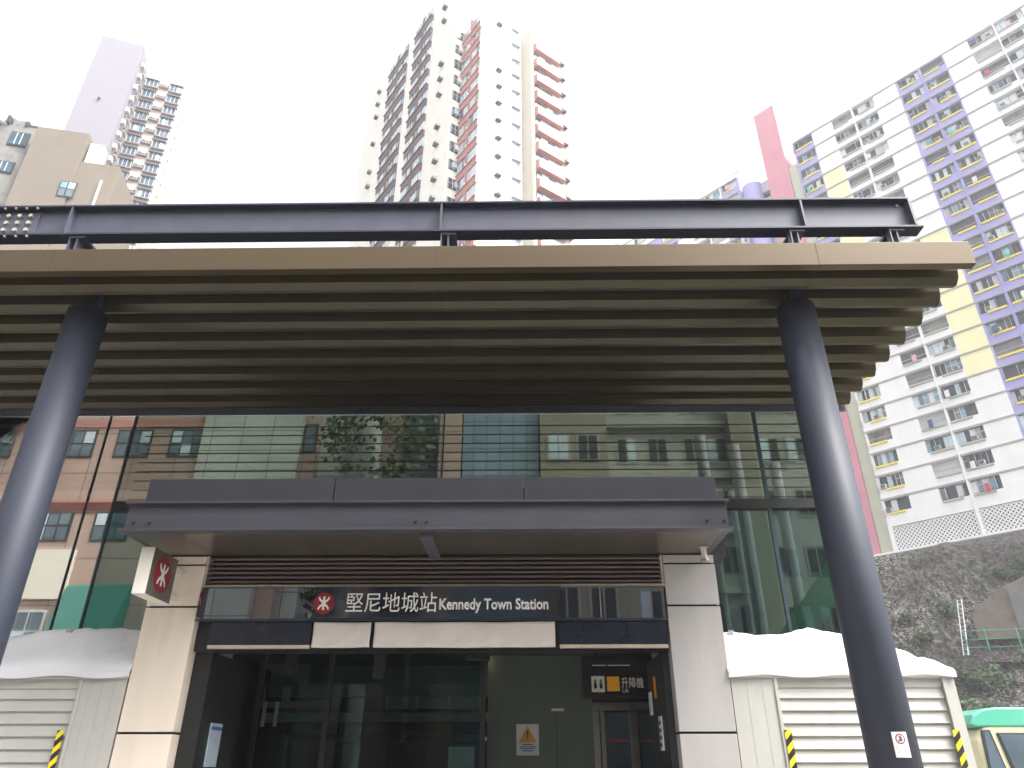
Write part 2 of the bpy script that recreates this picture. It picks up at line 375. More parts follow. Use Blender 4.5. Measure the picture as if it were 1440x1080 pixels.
# ------------------------------------------------------------------ canopy, beam, columns
XL, XR = -10.5, 4.25
SEAMS = [XL, -8.1, -4.47, -.80, 2.80, XR]
cn = thing('louvred_canopy', (-3, 7, 5.72), 'long bronze canopy of parallel louvre slats spanning above the station entrance', 'canopy')
def blown(pr, d):
    cy = sum(p[0] for p in pr)/len(pr); cz = sum(p[1] for p in pr)/len(pr)
    return [(y+(d if y > cy else -d), z+(d if z > cz else -d)) for y, z in pr]
f = MB(); pr = [(5.45, 5.725), (5.535, 5.72), (5.535, 5.985), (5.45, 5.985)]
f.xprism(pr, XL, XR, 'bronze')
for a in SEAMS[1:-1]: f.xprism(blown(pr, .0015), a-.004, a+.004, 'joint')
f.build('fascia', cn, .004)
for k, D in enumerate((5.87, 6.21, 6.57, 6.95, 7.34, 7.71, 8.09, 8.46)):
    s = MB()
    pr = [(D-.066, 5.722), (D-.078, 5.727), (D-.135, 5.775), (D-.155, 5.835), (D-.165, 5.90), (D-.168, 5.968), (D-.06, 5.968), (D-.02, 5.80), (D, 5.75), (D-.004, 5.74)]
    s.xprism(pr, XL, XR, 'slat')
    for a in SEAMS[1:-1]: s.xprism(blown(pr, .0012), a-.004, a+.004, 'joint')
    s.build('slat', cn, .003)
MB().box((XL, 5.54, 5.969), (XR-.06, 8.48, 5.981), 'joint').build('roof_sheet', cn)  # black colour stands in for the deep shade between the slats
MB().box((XL, 8.475, 5.66), (4.22, 8.498, 5.76), 'steel').build('back_rail', cn)

bm = thing('steel_beam', (-3, 5.56, 6.2), 'dark grey steel I-beam laid along the top of the bronze canopy', 'beam')
BX0, BX1 = -10.5, 3.86
MB().box((BX0, 5.568, 6.235), (BX1, 5.584, 6.565), 'steel').build('web', bm)
MB().box((BX0, 5.50, 6.565), (BX1, 5.65, 6.59), 'flange').build('top_flange', bm, .004)
MB().box((BX0, 5.50, 6.21), (BX1+.06, 5.65, 6.235), 'flange').build('bottom_flange', bm, .004)
for X in (-8.1, -4.50, -.78, 2.79):
    MB().box((X-.009, 5.502, 6.236), (X+.009, 5.568, 6.564), 'steel').build('stiffener', bm)
MB().box((BX1-.016, 5.498, 6.2355), (BX1+.004, 5.655, 6.5645), 'steel').build('end_plate', bm)
sp = MB().box((-5.35, 5.556, 6.262), (-4.84, 5.568, 6.54), 'steel').build('splice_plate', bm, .002)
b = MB()
for i in range(4):
    for j in range(3):
        X = -5.26+i*.112; z = 6.31+j*.09
        b.tube((X, 5.556, z), (X, 5.532, z), .021, 'bolt', 8)
b.build('bolts', sp)
b = MB()
for i in range(5):
    for z in (6.232,):
        X = -5.3+i*.11; b.tube((X, 5.515, 6.21), (X, 5.515, 6.195), .014, 'bolt', 8); b.tube((X, 5.515, 6.565), (X, 5.515, 6.552), .014, 'bolt', 8)
b.build('flange_bolts', sp)
b = MB()
for X, z in ((3.76, 6.53), (3.79, 6.27)): b.tube((X, 5.568, z), (X, 5.555, z), .012, 'bolt', 8)
b.build('end_bolts', bm)
for X in (-8.1, -4.36, -.70, 2.70, 3.66):
    k = MB(); wd = .075
    k.box((X-wd, 5.52, 6.185), (X+wd, 6.1, 6.21), 'steel'); k.box((X-wd, 5.52, 5.988), (X+wd, 6.1, 6.012), 'steel'); k.box((X-.008, 5.53, 6.012), (X+.008, 6.1, 6.185), 'steel')
    k.box((X-wd, 5.52, 6.012), (X-wd+.012, 5.60, 6.185), 'steel')
    k.build('outrigger', bm)
for X, lab in ((-4.345, 'left dark steel column holding the canopy, standing before the left booth'), (2.725, 'right dark steel column holding the canopy, with a notice stuck on it')):
    c = thing('canopy_column', (X, 6, 0), lab, 'column', 'round steel columns under the canopy')
    MB().tube((X, 6, 0), (X, 6, 5.60), .183, 'colsteel', 48).build('shaft', c, 0, False)
    sh = [o for o in c.children][0]
    for p in sh.data.polygons: p.use_smooth = len(p.vertices) == 4
    MB().tube((X, 6, 5.60), (X, 6, 5.625), .17, 'colsteel', 40, .15).build('cap', c)
    MB().tube((X+.04, 6.02, 5.625), (X+.04, 6.02, 6.0), .045, 'colsteel', 16).build('head_pin', c)
    MB().tube((X, 6, 0), (X, 6, .03), .28, 'colsteel', 32).build('base_plate', c)
    if X > 0:
        a0 = -math.pi/2-.04; n = MB()
        n.grid(lambda u, v: (X+.1855*math.cos(a0-.29+.58*u), 6+.1855*math.sin(a0-.29+.58*u), 1.645+.165*v), 8, 1, 'paper')
        nn = n.build('notice', c)
        def ring(r0, r1, zc, m, mb, n=24, a=None):
            for i in range(n):
                t0, t1 = 2*math.pi*i/n, 2*math.pi*(i+1)/n
                q = []
                for rr, t in ((r0, t0), (r1, t0), (r1, t1), (r0, t1)):
                    an = a0+rr*math.cos(t)/.186; q.append((X+.1868*math.cos(an), 6+.1868*math.sin(an), zc+rr*math.sin(t)))
                mb.poly(q, m)
        mk = MB(); ring(.026, .034, 1.765, 'red', mk)
        for (dx, dz, hw, hh) in ((0, .006, .008, .014), (-.004, -.012, .012, .005), (.01, -.002, .004, .012)):
            mk.poly([(X+.1866*math.cos(a0+q/.186), 6+.1866*math.sin(a0+q/.186), 1.765+dz+e) for q, e in ((dx-hw, -hh), (dx+hw, -hh), (dx+hw, hh), (dx-hw, hh))], 'inkgrey')
        for z, hw in ((1.712, .034), (1.70, .036), (1.688, .03), (1.676, .034)):
            mk.poly([(X+.1866*math.cos(a0+q/.186), 6+.1866*math.sin(a0+q/.186), z+e) for q, e in ((-hw, 0), (hw, 0), (hw, .004), (-hw, .004))], 'inkgrey')
        mk.build('print', nn)

# ------------------------------------------------------------------ glass facade
GY = 8.5
gf = thing('glass_facade', (-2, GY, 0), 'tall reflective glass wall of the station behind the entrance canopy', 'glass wall')
GX = [-10.5, -7.7, -5.40, -5.06, -1.0, 3.02, 3.95]
for i, (a, b) in enumerate(zip(GX, GX[1:])):
    mm = 'mirror' if b <= -5.05 else 'glass'
    spans = [(a, b, 4.48, 5.66)]
    if b == -1.0: spans.append((a, -3.25, 0, 4.36))
    elif b == 3.02: spans.append((1.45, b, 0, 4.36))
    else: spans.append((a, b, 0, 4.36))
    for a_, b_, z0, z1 in spans:
        MB().box((a_+.006, GY, z0), (b_-.006, GY+.02, z1), 'tealglass' if z0 == 0 and b > -5 else mm).build('glass_pane', gf)
MB().box((-5.05, GY-.03, 4.36), (3.95, GY+.10, 4.48), 'black').build('transom', gf)
MB().box((-10.5, GY+.01, 4.36), (-5.06, GY+.08, 4.48), 'pinkband').build('transom', gf)
for X, wd in ((-5.06, .012), (-5.40, .006), (-7.7, .008), (-1.0, .008), (3.02, .02), (3.95, .05)):
    MB().box((X-wd, GY-.012, 4.0 if X == -1.0 else 0), (X+wd, GY+.03, 5.66), 'mull').build('mullion', gf)
for i in range(9):
    z = 4.56+i*.125
    MB().box((-4.98, 8.66, z), (3.85, 8.675, z+.011), 'mull').build('reflection_stripe', gf)  # added bars imitating the canopy slats reflected in the upper glass
# hall behind the glass
hl = thing('station_hall', (-2, 12, 0), 'dim station hall seen through the facade glass and doors', 'hall')
for X, Y in ((3.05, 9.6), (3.85, 10.3), (2.5, 9.3), (3.55, 11.6)):
    MB().tube((X, Y, 0), (X, Y, 5.66), .08, 'egrey', 16).build('inner_column', hl)
MB().hexa([(2.35, 9.2, 1.6), (4.1, 9.2, 3.6), (4.1, 9.3, 3.6), (2.35, 9.3, 1.6), (2.35, 9.2, 2.1), (4.1, 9.2, 4.1), (4.1, 9.3, 4.1), (2.35, 9.3, 2.1)], 'railgreen').build('stair_panel', hl)
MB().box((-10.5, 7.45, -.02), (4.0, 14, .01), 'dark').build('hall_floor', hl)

# ------------------------------------------------------------------ entrance portal
pt = thing('entrance_portal', (-.9, 7.3, 0), 'station entrance surround with two stone clad pilasters and a vent above', 'entrance')
def pilaster(x0, x1, m):
    core = MB().box((x0+.02, 7.33, 0), (x1-.02, 8.46, 3.48), 'joint').build('pilaster', pt)
    zs = [0, .82, 1.855, 2.985, 3.40]
    for a, b in zip(zs, zs[1:]):
        MB().box((x0, 7.30, a+.012), (x1, 8.45, b-.008), m).build('panel', core, .004)
    MB().box((x0+.005, 7.305, 3.41), (x1-.005, 8.45, 3.485), m).build('panel', core)
pilaster(-3.74, -3.225, 'stone'); pilaster(1.425, 1.945, 'stone2')
vt = MB().box((-3.225, 7.42, 3.2), (1.425, 7.46, 3.49), 'black').build('vent', pt)
s = MB()
for i in range(6):
    z = 3.225+i*.046
    s.xprism([(7.32, z), (7.332, z-.004), (7.40, z+.03), (7.40, z+.042), (7.32, z+.014)], -3.20, 1.40, 'louv')
s.build('vent_slats', vt)
MB().box((-3.222, 7.31, 3.20), (-3.20, 7.42, 3.49), 'strip').box((1.40, 7.31, 3.20), (1.422, 7.42, 3.49), 'strip').build('vent_frame', vt)
MB().box((-3.222, 7.29, 3.172), (1.422, 7.42, 3.198), 'strip').build('trim_strip', pt, .003)
MB().box((-3.222, 7.40, 2.58), (1.422, 7.60, 3.17), 'black').build('header', pt)
MB().box((-3.21, 7.27, 2.865), (-2.06, 7.29, 3.165), 'signglass').build('header_glass', pt)
hg = MB().box((.385, 7.27, 2.865), (1.40, 7.29, 3.165), 'signglass').build('header_glass', pt)
MB().box((.765, 7.268, 2.865), (.773, 7.272, 3.165), 'strip').build('seam', hg)
MB().box((-3.21, 7.30, 2.865), (-2.06, 7.32, 3.165), 'navy2').box((.385, 7.30, 2.865), (1.40, 7.32, 3.165), 'navy2').build('header_backing', pt)
MB().box((-3.215, 7.275, 2.845), (1.41, 7.30, 2.862), 'mull').build('header_rail', pt)
for a, b in ((-3.05, -2.06), (.36, 1.40)):
    q = MB().box((a, 7.30, 2.625), (b, 7.32, 2.835), 'navy2').build('transom_panel', pt)
    MB().box((a, 7.29, 2.59), (b, 7.33, 2.622), 'strip').build('bottom_strip', q)
for a, b in ((-3.222, -3.05), (1.36, 1.422)):
    MB().box((a, 7.46, 0), (b, 8.46, 2.58), 'dark').build('reveal', pt)
MB().box((-3.9, 7.35, 3.5), (2.1, 8.46, 3.76), 'dark').build('portal_roof', pt)

ec = thing('entrance_canopy', (-.9, 6.9, 3.48), 'flat grey steel canopy projecting over the station doors below the louvres', 'canopy')
X0, X1 = -3.70, 1.915
ch = MB(); ch.box((X0+.02, 6.45, 3.515), (X1-.02, 6.465, 3.755), 'canopy'); ch.box((X0, 6.40, 3.755), (X1, 6.52, 3.775), 'canopy'); ch.box((X0-.015, 6.40, 3.495), (X1+.015, 6.52, 3.515), 'canopy')
ch.build('front_channel', ec, .003)
b = MB()
for X in (-3.60, -3.45, -.98, -.88, 1.70, 1.86): b.tube((X, 6.45, 3.58), (X, 6.437, 3.58), .012, 'darkbolt', 8)
b.build('channel_bolts', ec)
for a, b in ((X0+.02, -1.845), (-1.835, .015), (.025, X1-.02)):
    MB().box((a, 6.70, 3.776), (b, 6.76, 4.105), 'canopy').build('upstand', ec, .004)
MB().box((X0+.02, 6.76, 3.80), (X1-.02, 8.44, 4.02), 'canopy').build('roof_deck', ec)
MB().box((X0+.06, 6.525, 3.498), (X1-.06, 7.30, 3.512), 'stain').build('soffit', ec)
for a in (X0, X1-.055): MB().box((a, 6.522, 3.50), (a+.055, 8.44, 3.75), 'canopy').build('side_channel', ec)
MB().box((-.945, 6.53, 3.462), (-.83, 7.29, 3.497), 'steel').build('rib', ec)
dl = MB().tube((1.78, 7.02, 3.497), (1.78, 7.02, 3.485), .05, 'inox', 16).tube((1.78, 7.02, 3.485), (1.78, 7.02, 3.37), .028, 'ivory', 16).tube((1.78, 7.02, 3.37), (1.78, 7.02, 3.35), .042, 'inox', 16).build('downlight', ec)

def logo(mb, fr, r, m):
    """four-armed symbol: cup above, cap below, joined by an upright; fr(x, z, d) maps to the world"""
    def arc(cz, a0, a1, rr, wd):
        n = 14
        for i in range(n):
            t0, t1 = a0+(a1-a0)*i/n, a0+(a1-a0)*(i+1)/n
            w0 = wd*(1-.35*abs(2*i/n-1)); w1 = wd*(1-.35*abs(2*(i+1)/n-1))
            mb.poly([fr(rr*.98*math.cos(t)*1.0+0, cz+rr*math.sin(t), 0) if False else fr((rr+s*ww)*math.cos(t), cz+(rr+s*ww)*math.sin(t), 0)
                     for t, s, ww in ((t0, -.5, w0), (t0, .5, w0), (t1, .5, w1), (t1, -.5, w1))], m)
    arc(.62*r, rad(185), rad(355), .47*r, .23*r)
    arc(-.62*r, rad(175), rad(5), .47*r, .23*r)
    hw = .10*r
    mb.poly([fr(-hw, -.62*r, .0005), fr(hw, -.62*r, .0005), fr(hw, .62*r, .0005), fr(-hw, .62*r, .0005)], m)
    mb.poly([fr(-.2*r, -.13*r, .0003), fr(.2*r, -.13*r, .0003), fr(.2*r, .13*r, .0003), fr(-.2*r, .13*r, .0003)], m)

sg = thing('station_sign', (-.85, 7.26, 2.865), 'dark navy station name sign with red round logo and white lettering over the doors', 'sign')
MB().box((-2.055, 7.245, 2.866), (.38, 7.295, 3.165), 'navy').build('panel', sg, .002)
d = MB().tube((-1.955, 7.2449, 3.005), (-1.955, 7.2405, 3.005), .105, 'red', 40).build('logo', sg)
k = MB(); logo(k, lambda x, z, e: (-1.955+x, 7.2395-e, 3.005+z), .105, 'white'); k.build('emblem', d)
text('chinese_lettering', '堅尼地城站', .205, (-1.735, 7.243, 2.935), 'white', sg, bold=0, width=.895)
text('english_lettering', 'Kennedy Town Station', .145, (-.815, 7.243, 2.945), 'white', sg, bold=.0035, width=1.07)

ps = thing('projecting_sign', (-3.49, 6.85, 3.0), 'small box sign with red round logo projecting from the left pilaster', 'sign')
MB().box((-3.55, 6.602, 2.97), (-3.425, 7.10, 3.40), 'signwhite').build('case', ps, .006)
fc = MB().box((-3.424, 6.606, 2.975), (-3.418, 7.096, 3.395), 'signgrey').build('face', ps)
pc = (-3.4155, 6.84, 3.19)
d = MB().tube((-3.418, pc[1], pc[2]), (-3.4155, pc[1], pc[2]), .165, 'red', 40).build('logo', ps)
k = MB(); logo(k, lambda x, z, e: (-3.4140+e, pc[1]+x, pc[2]+z), .165, 'white'); k.build('emblem', d)
MB().box((-3.52, 7.10, 3.29), (-3.45, 7.30, 3.34), 'signwhite').box((-3.52, 7.10, 3.03), (-3.45, 7.30, 3.08), 'signwhite').build('bracket', ps)

for a, b, lab in ((-2.035, -1.475, 'short blank white cloth banner below the station name sign'), (-1.44, .315, 'long blank white cloth banner below the station name sign')):
    def fn(u, v, a=a, b=b):
        x = a+(b-a)*u; z = 2.595+.235*v
        return (x, 7.27+.010*math.sin(9*u*(b-a)+3*v)+.006*math.sin(23*u*(b-a)-7*v)*(1-v)-.006*abs(noise.noise((x*2.2-z*4, z*3, 1))), z-.004*math.sin(u*math.pi))
    q = MB().grid(fn, int(40*(b-a))+6, 10, 'cloth').build('cloth_banner', None, 0, True); tag(q, lab, 'banner', 'blank white cloth banners under the sign')
    sm = q.modifiers.new('solid', 'SOLIDIFY'); sm.thickness = .003

# ------------------------------------------------------------------ inside the entrance
cl = thing('entrance_lobby', (-.9, 9, 0), 'dark entrance lobby with ceiling, green wall and lit downlights behind the doors', 'lobby')
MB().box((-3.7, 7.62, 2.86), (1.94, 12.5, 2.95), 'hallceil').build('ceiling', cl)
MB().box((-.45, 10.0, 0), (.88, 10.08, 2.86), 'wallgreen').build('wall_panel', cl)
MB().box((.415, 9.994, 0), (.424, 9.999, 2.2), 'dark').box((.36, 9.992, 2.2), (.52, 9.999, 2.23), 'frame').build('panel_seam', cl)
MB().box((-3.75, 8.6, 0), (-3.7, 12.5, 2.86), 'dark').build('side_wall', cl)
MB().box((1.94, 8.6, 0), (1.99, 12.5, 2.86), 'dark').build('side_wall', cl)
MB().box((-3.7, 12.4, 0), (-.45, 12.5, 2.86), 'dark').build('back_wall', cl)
MB().box((-3.6, 11.0, 2.45), (-.46, 11.1, 2.855), 'teal').build('bulkhead', cl)
MB().box((-3.6, 10.9, 2.12), (-.46, 11.0, 2.235), 'bandgreen').build('hand_band', cl)
MB().box((-1.9, 10.95, 2.29), (-.6, 11.0, 2.44), 'paperblue').build('light_box', cl)
for q0, q1 in (((-2.62, 8.4, 2.48), (-2.5, 8.5, 2.859)), ((-1.62, 8.3, 2.42), (-1.5, 8.42, 2.859)), ((-.62, 8.3, 2.62), (-.36, 8.5, 2.859))): MB().box(q0, q1, 'black').build('speaker_box', cl)
for X, Y in ((-.55, 8.9), (-.5, 9.4), (-2.9, 9.6), (.05, 10.6), (-.48, 9.9)):
    MB().tube((X, Y, 2.8585), (X, Y, 2.845), .055, 'lamp', 16).build('downlight', cl)
MB().hexa([(-3.62, 10.7, 2.80), (-2.98, 10.7, 2.56), (-2.98, 10.74, 2.56), (-3.62, 10.74, 2.80), (-3.62, 10.7, 2.85), (-2.98, 10.7, 2.85), (-2.98, 10.74, 2.85), (-3.62, 10.74, 2.85)], 'bandgreen').build('stair_soffit', cl)
for X in (-3.62, -3.28): MB().box((X, 10.6, 2.36), (X+.11, 10.62, 2.54), 'signwhite').build('wall_card', cl)
for X in (-1.92, -1.5, -1.05, -.62): MB().box((X, 10.93, 2.28), (X+.035, 10.949, 2.45), 'signwhite').build('light_box_frame', cl)
# entrance doors
gd = thing('glass_door', (-1.9, 9.0, 0), 'sliding glass entrance doors reflecting the street under the long banner', 'door')
for a, b in ((-3.05, -2.25), (-2.25, -1.35), (-1.35, -.46)):
    q = MB().box((a+.03, 9.0, .05), (b-.03, 9.012, 2.80), 'doorglass').build('glass_leaf', gd)
f = MB()
for X in (-3.05, -2.25, -.46): f.box((X-.03, 8.98, 0), (X+.03, 9.04, 2.82), 'black')
f.box((-3.02, 8.985, 2.18), (-2.28, 9.035, 2.24), 'dark').box((-3.08, 8.98, 2.82), (-.43, 9.04, 2.86), 'black')
f.build('door_frame', gd)
for X in (-2.98, -2.84): MB().box((X, 8.97, 1.98), (X+.045, 8.976, 2.24), 'inkgrey').build('door_sticker', gd)
MB().box((-2.78, 9.02, 1.9), (-.5, 12, 1.93), 'black').build('barrier', gd)

lf = thing('lift', (1.32, 10.2, 0), 'steel framed glass lift entrance at the right of the lobby', 'lift')
MB().box((.88, 10.2, 2.22), (1.92, 10.4, 2.32), 'inox').build('lintel', lf, .005)
for X, wd in ((.93, .05), (1.02, .03), (1.42, .05), (1.85, .06)):
    MB().box((X-wd, 10.2, 0), (X+wd, 10.32, 2.215), 'inox').build('post', lf, .005)
MB().box((1.05, 10.27, 0), (1.37, 10.285, 2.2), 'wglass').box((1.47, 10.27, 0), (1.79, 10.285, 2.2), 'wglass').build('door_panel', lf)
MB().box((1.08, 10.262, 1.86), (1.34, 10.2695, 1.885), 'redcloth').box((1.5, 10.262, 1.86), (1.76, 10.2695, 1.885), 'redcloth').build('door_marking', lf)
MB().box((.89, 10.4, 0), (1.93, 12.39, 2.855), 'dark').box((.89, 10.22, 2.325), (1.93, 10.395, 2.855), 'dark').build('shaft', lf)

hsn = thing('hanging_sign', (1.13, 9.5, 2.3), 'dark hanging direction sign with lift symbol and lettering in the lobby', 'sign')
MB().box((.74, 9.5, 2.32), (1.56, 9.58, 2.80), 'black').build('case', hsn, .004)
MB().tube((.9, 9.54, 2.80), (.9, 9.54, 2.859), .012, 'black', 8).tube((1.4, 9.54, 2.80), (1.4, 9.54, 2.859), .012, 'black', 8).build('hanger', hsn)
ic = MB().box((.84, 9.494, 2.38), (1.0, 9.4995, 2.56), 'signlit').build('lift_symbol', hsn)
g_ = MB()
for X in (.885, .955): g_.tube((X, 9.4938, 2.51), (X, 9.4915, 2.51), .014, 'black', 12).box((X-.018, 9.4915, 2.42), (X+.018, 9.4938, 2.49), 'black')
g_.build('figure_print', ic)
MB().box((1.03, 9.494, 2.39), (1.18, 9.4995, 2.555), 'signlit2').build('exit_symbol', hsn)
text('chinese_lettering', '升降機', .135, (1.205, 9.497, 2.435), 'signlit', hsn, bold=0, width=.27, ext=.002)
text('english_lettering', 'Lift', .062, (1.21, 9.497, 2.375), 'signlit', hsn, ext=.002)
MB().box((.86, 9.495, 2.68), (1.02, 9.4995, 2.69), 'signlit').box((1.05, 9.495, 2.68), (1.32, 9.4995, 2.69), 'signlit').build('top_light_line', hsn)

wn = thing('warning_sign', (.055, 9.98, 1.72), 'white warning notice with orange triangle on the green lobby wall', 'sign')
MB().box((-.085, 9.985, 1.70), (.195, 9.998, 2.05), 'paper').build('board', wn)
tri = MB().poly([(-.055, 9.983, 1.845), (.165, 9.983, 1.845), (.055, 9.983, 2.03)], 'orange').build('triangle', wn)
MB().poly([(.047, 9.9815, 1.90), (.063, 9.9815, 1.90), (.067, 9.9815, 1.975), (.043, 9.9815, 1.975)], 'black').box((.047, 9.981, 1.872), (.063, 9.9825, 1.888), 'black').build('mark', tri)
b = MB()
for z, hw in ((1.815, .07), (1.79, .10), (1.768, .085), (1.745, .06)): b.box((.055-hw, 9.982, z), (.055+hw, 9.9845, z+.011), 'blue')
b.build('print_lines', wn)

nb = thing('notice_poster', (-3.0, 7.75, 1.6), 'pale blue notice poster on the dark left side of the doorway', 'poster')
MB().box((-3.045, 7.70, 1.58), (-3.03, 7.98, 1.96), 'paperblue').build('sheet', nb)
MB().box((-3.0298, 7.70, 1.90), (-3.028, 7.98, 1.93), 'blue').build('print_band', nb)
nb2 = thing('notice_card', (1.33, 7.9, 1.6), 'tall narrow printed notice on the dark right side of the doorway', 'notice')
MB().box((1.345, 7.75, 1.72), (1.358, 7.90, 2.02), 'paper').build('sheet', nb2)
k = MB()
for i in range(4): k.box((1.3425, 7.77, 1.75+i*.065), (1.3445, 7.88, 1.785+i*.065), 'inkgrey')
k.build('print_block', nb2)
nb3 = thing('notice_card', (1.33, 8.3, 2.1), 'small white and orange cards above the tall notice by the doorway', 'notice')
MB().box((1.345, 8.25, 2.06), (1.358, 8.40, 2.28), 'paper').build('white_card', nb3)
MB().box((1.345, 7.95, 2.20), (1.358, 8.02, 2.40), 'orange').build('orange_card', nb3)
pf = thing('poster_frame', (-.75, 9.6, 1.4), 'framed pale advertising poster low inside the dark doorway', 'poster')
MB().box((-.92, 9.6, 1.2), (-.55, 9.63, 1.82), 'framedark').build('frame', pf)
MB().box((-.89, 9.594, 1.23), (-.58, 9.5985, 1.79), 'paperblue').build('sheet', pf)

# ------------------------------------------------------------------ booths either side
def booth(x0, x1, lx0, lx1, hx, lab, prof, sd):
    Y0, Y1, ZT = 7.31, 8.42, 2.375
    t = thing('louvred_booth', ((x0+x1)/2, Y0, 0), lab, 'booth', 'cream louvred booths beside the entrance')
    for q0, q1 in (((x0, Y0, 0), (lx0, Y0+.05, 2.32)), ((lx1, Y0, 0), (x1, Y0+.05, 2.32)), ((x0, Y0+.05, 0), (x0+.04, Y1, 2.32)), ((x1-.04, Y0+.05, 0), (x1, Y1, 2.32))):
        wb = MB().box(q0, q1, 'booth').build('wall_board', t)
        if q1[1] < Y0+.1:
            a, b = q0[0], q1[0]; gr = MB(); n = max(1, int(round((b-a)/.125)))
            for i in range(1, n):
                X = a+(b-a)*i/n; gr.box((X-.003, Y0-.0015, 0), (X+.003, Y0+.004, 2.32), 'esillg')
            if n > 1: gr.build('board_groove', wb)
    s = MB(); z = .03
    s.box((lx0+.004, Y0+.02, 2.24), (lx1-.004, Y0+.06, 2.32), 'booth')
    while z < 2.2:
        s.xprism([(Y0+.012, z), (Y0+.034, z+.100), (Y0+.06, z+.100), (Y0+.05, z-.005), (Y0+.018, z-.005)], lx0+.004, lx1-.004, 'booth'); z += .106
    s.build('louvre', t)
    MB().box((lx0, Y0+.07, 0), (lx1, Y0+.08, 2.32), 'joint').build('louvre_backing', t)
    for X in (lx0-.03, lx1): MB().box((X, Y0-.012, 0), (X+.03, Y0-.002, 2.32), 'booth').build('louvre_frame', t)
    MB().box((x0-.01, Y0-.02, 2.321), (x1+.01, Y1, ZT), 'booth').build('top_rail', t, .006)
    for X in hx:
        MB().box((X-.03, Y0-.020, .3), (X+.03, Y0-.0125, 1.88), 'hazard').build('hazard_strip', t)
    def fn(u, v):
        X = x0-.02+(x1-x0+.04)*u
        for (a, ha), (b, hb) in zip(prof, prof[1:]):
            if a <= u <= b: h = ha+(hb-ha)*(u-a)/(b-a); break
        else: h = prof[-1][1]
        vv = min(v/.35, 1); e = vv**.6
        if v > .8: e *= (1-v)/.2*.8+.2
        fold = noise.noise((X*1.1+v*2.5, v*1.6+sd, sd))*.09+.075*abs(noise.noise((X*2.3-v*5, v*2, sd+4)))+.022*abs(noise.noise((X*6+v*4, v*5, sd+2)))
        sag = -.05*math.sin(min(1, v/.35)*math.pi)*(.6+.8*abs(math.sin(u*5+sd)))
        z = 2.378+h*e+fold*e*.9+sag*(h>.15)
        return (X, Y0-.03+(Y1-Y0+.04)*v, max(z, 2.377))
    tp = MB().grid(fn, 90, 50, 'tarp')
    n0 = len(tp.v)
    tp.grid(lambda u, v: (lambda q: (q[0], q[1]-.008-.004*math.sin(u*17), q[2]-.05*v*(.6+.5*math.sin(u*9+sd)**2)))(fn(u, 0)), 90, 2, 'tarp')
    o = tp.build('tarpaulin', t, 0, True)
    for u in ((.62, .95) if x0 < 0 else (.08,)):
        k = MB(); q = fn(u, .33); k.tube((q[0]-.03, q[1]-.02, q[2]-.01), (q[0]+.03, q[1]-.02, q[2]+.015), .012, 'egrey', 8); k.tube((q[0]-.02, q[1]-.03, q[2]+.02), (q[0]+.03, q[1]-.02, q[2]-.02), .006, 'egrey', 6)
        k.build('tie_knot', t)
booth(-6.1, -3.76, -5.6, -4.205, (-4.26,), 'cream louvred booth with white tarpaulin top left of the entrance, behind the left column', ((0, .34), (.5, .42), (.85, .43), (1, .41)), 3)
booth(1.955, 4.04, 2.385, 3.925, (2.41, 3.925), 'cream louvred booth with peaked white tarpaulin top behind the right column', ((0, .36), (.1, .37), (.48, .44), (.72, .33), (.96, .13), (1, .04)), 8)

# ------------------------------------------------------------------ minibus
mb_ = thing('minibus', (11.6, 16, -.13), 'cream minibus with a green roof parked beyond the right booth', 'minibus')
def busprof(x0, x1, z0, z1, y0, y1, m, rx=.25):
    pts = [(x0+.10, z0), (x1, z0), (x1, z1-rx), (x1-.1, z1-.06), (x1-rx, z1), (x0+rx+.25, z1), (x0+rx, z1-.03), (x0+.10, z1-.13), (x0, z1-.30)]
    b = MB(); n = len(pts)
    b.v = [(x, y0, z) for x, z in pts]+[(x, y1, z) for x, z in pts]; k = b.mi(m)
    b.f.append(tuple(range(n))); b.f.append(tuple(n+i for i in reversed(range(n)))); b.m += [k, k]
    for i in range(n):
        j = (i+1) % n; b.f.append((j, i, n+i, n+j)); b.m.append(k)
    return b
busprof(8.42, 15.3, .25, 2.30, 15.0, 17.0, 'buscream').build('body', mb_, .06)
busprof(8.36, 15.35, 2.22, 2.56, 14.98, 17.02, 'busgreen', .3).build('roof', mb_, .10)
def busw(x0, x1, x0b, x1b, z0, z1):
    q = MB().hexa([(x0b, 14.975, z0), (x1b, 14.975, z0), (x1b, 15.0, z0), (x0b, 15.0, z0), (x0, 14.975, z1), (x1, 14.975, z1), (x1, 15.0, z1), (x0, 15.0, z1)], 'framedark').build('window', mb_, .02)
    e = .045
    MB().hexa([(x0b+e, 14.968, z0+e), (x1b-e, 14.968, z0+e), (x1b-e, 14.974, z0+e), (x0b+e, 14.974, z0+e), (x0+e, 14.968, z1-e), (x1-e, 14.968, z1-e), (x1-e, 14.974, z1-e), (x0+e, 14.974, z1-e)], 'wglass').build('pane', q, .02)
busw(8.52, 8.70, 8.46, 8.86, 1.25, 2.18); busw(8.80, 9.42, 8.93, 9.44, 1.35, 2.13)
for i in range(4): busw(9.58+i*1.38, 10.84+i*1.38, 9.58+i*1.38, 10.84+i*1.38, 1.35, 2.13)
for X in (9.6, 13.9):
    q = MB().tube((X, 15.02, .25), (X, 15.22, .25), .38, 'tyre', 28).build('wheel', mb_)
    MB().tube((X, 15.0, .25), (X, 15.019, .25), .2, 'inox', 20).build('rim', q)
MB().box((8.40, 15.1, .3), (8.55, 16.9, .5), 'egrey').build('bumper', mb_)

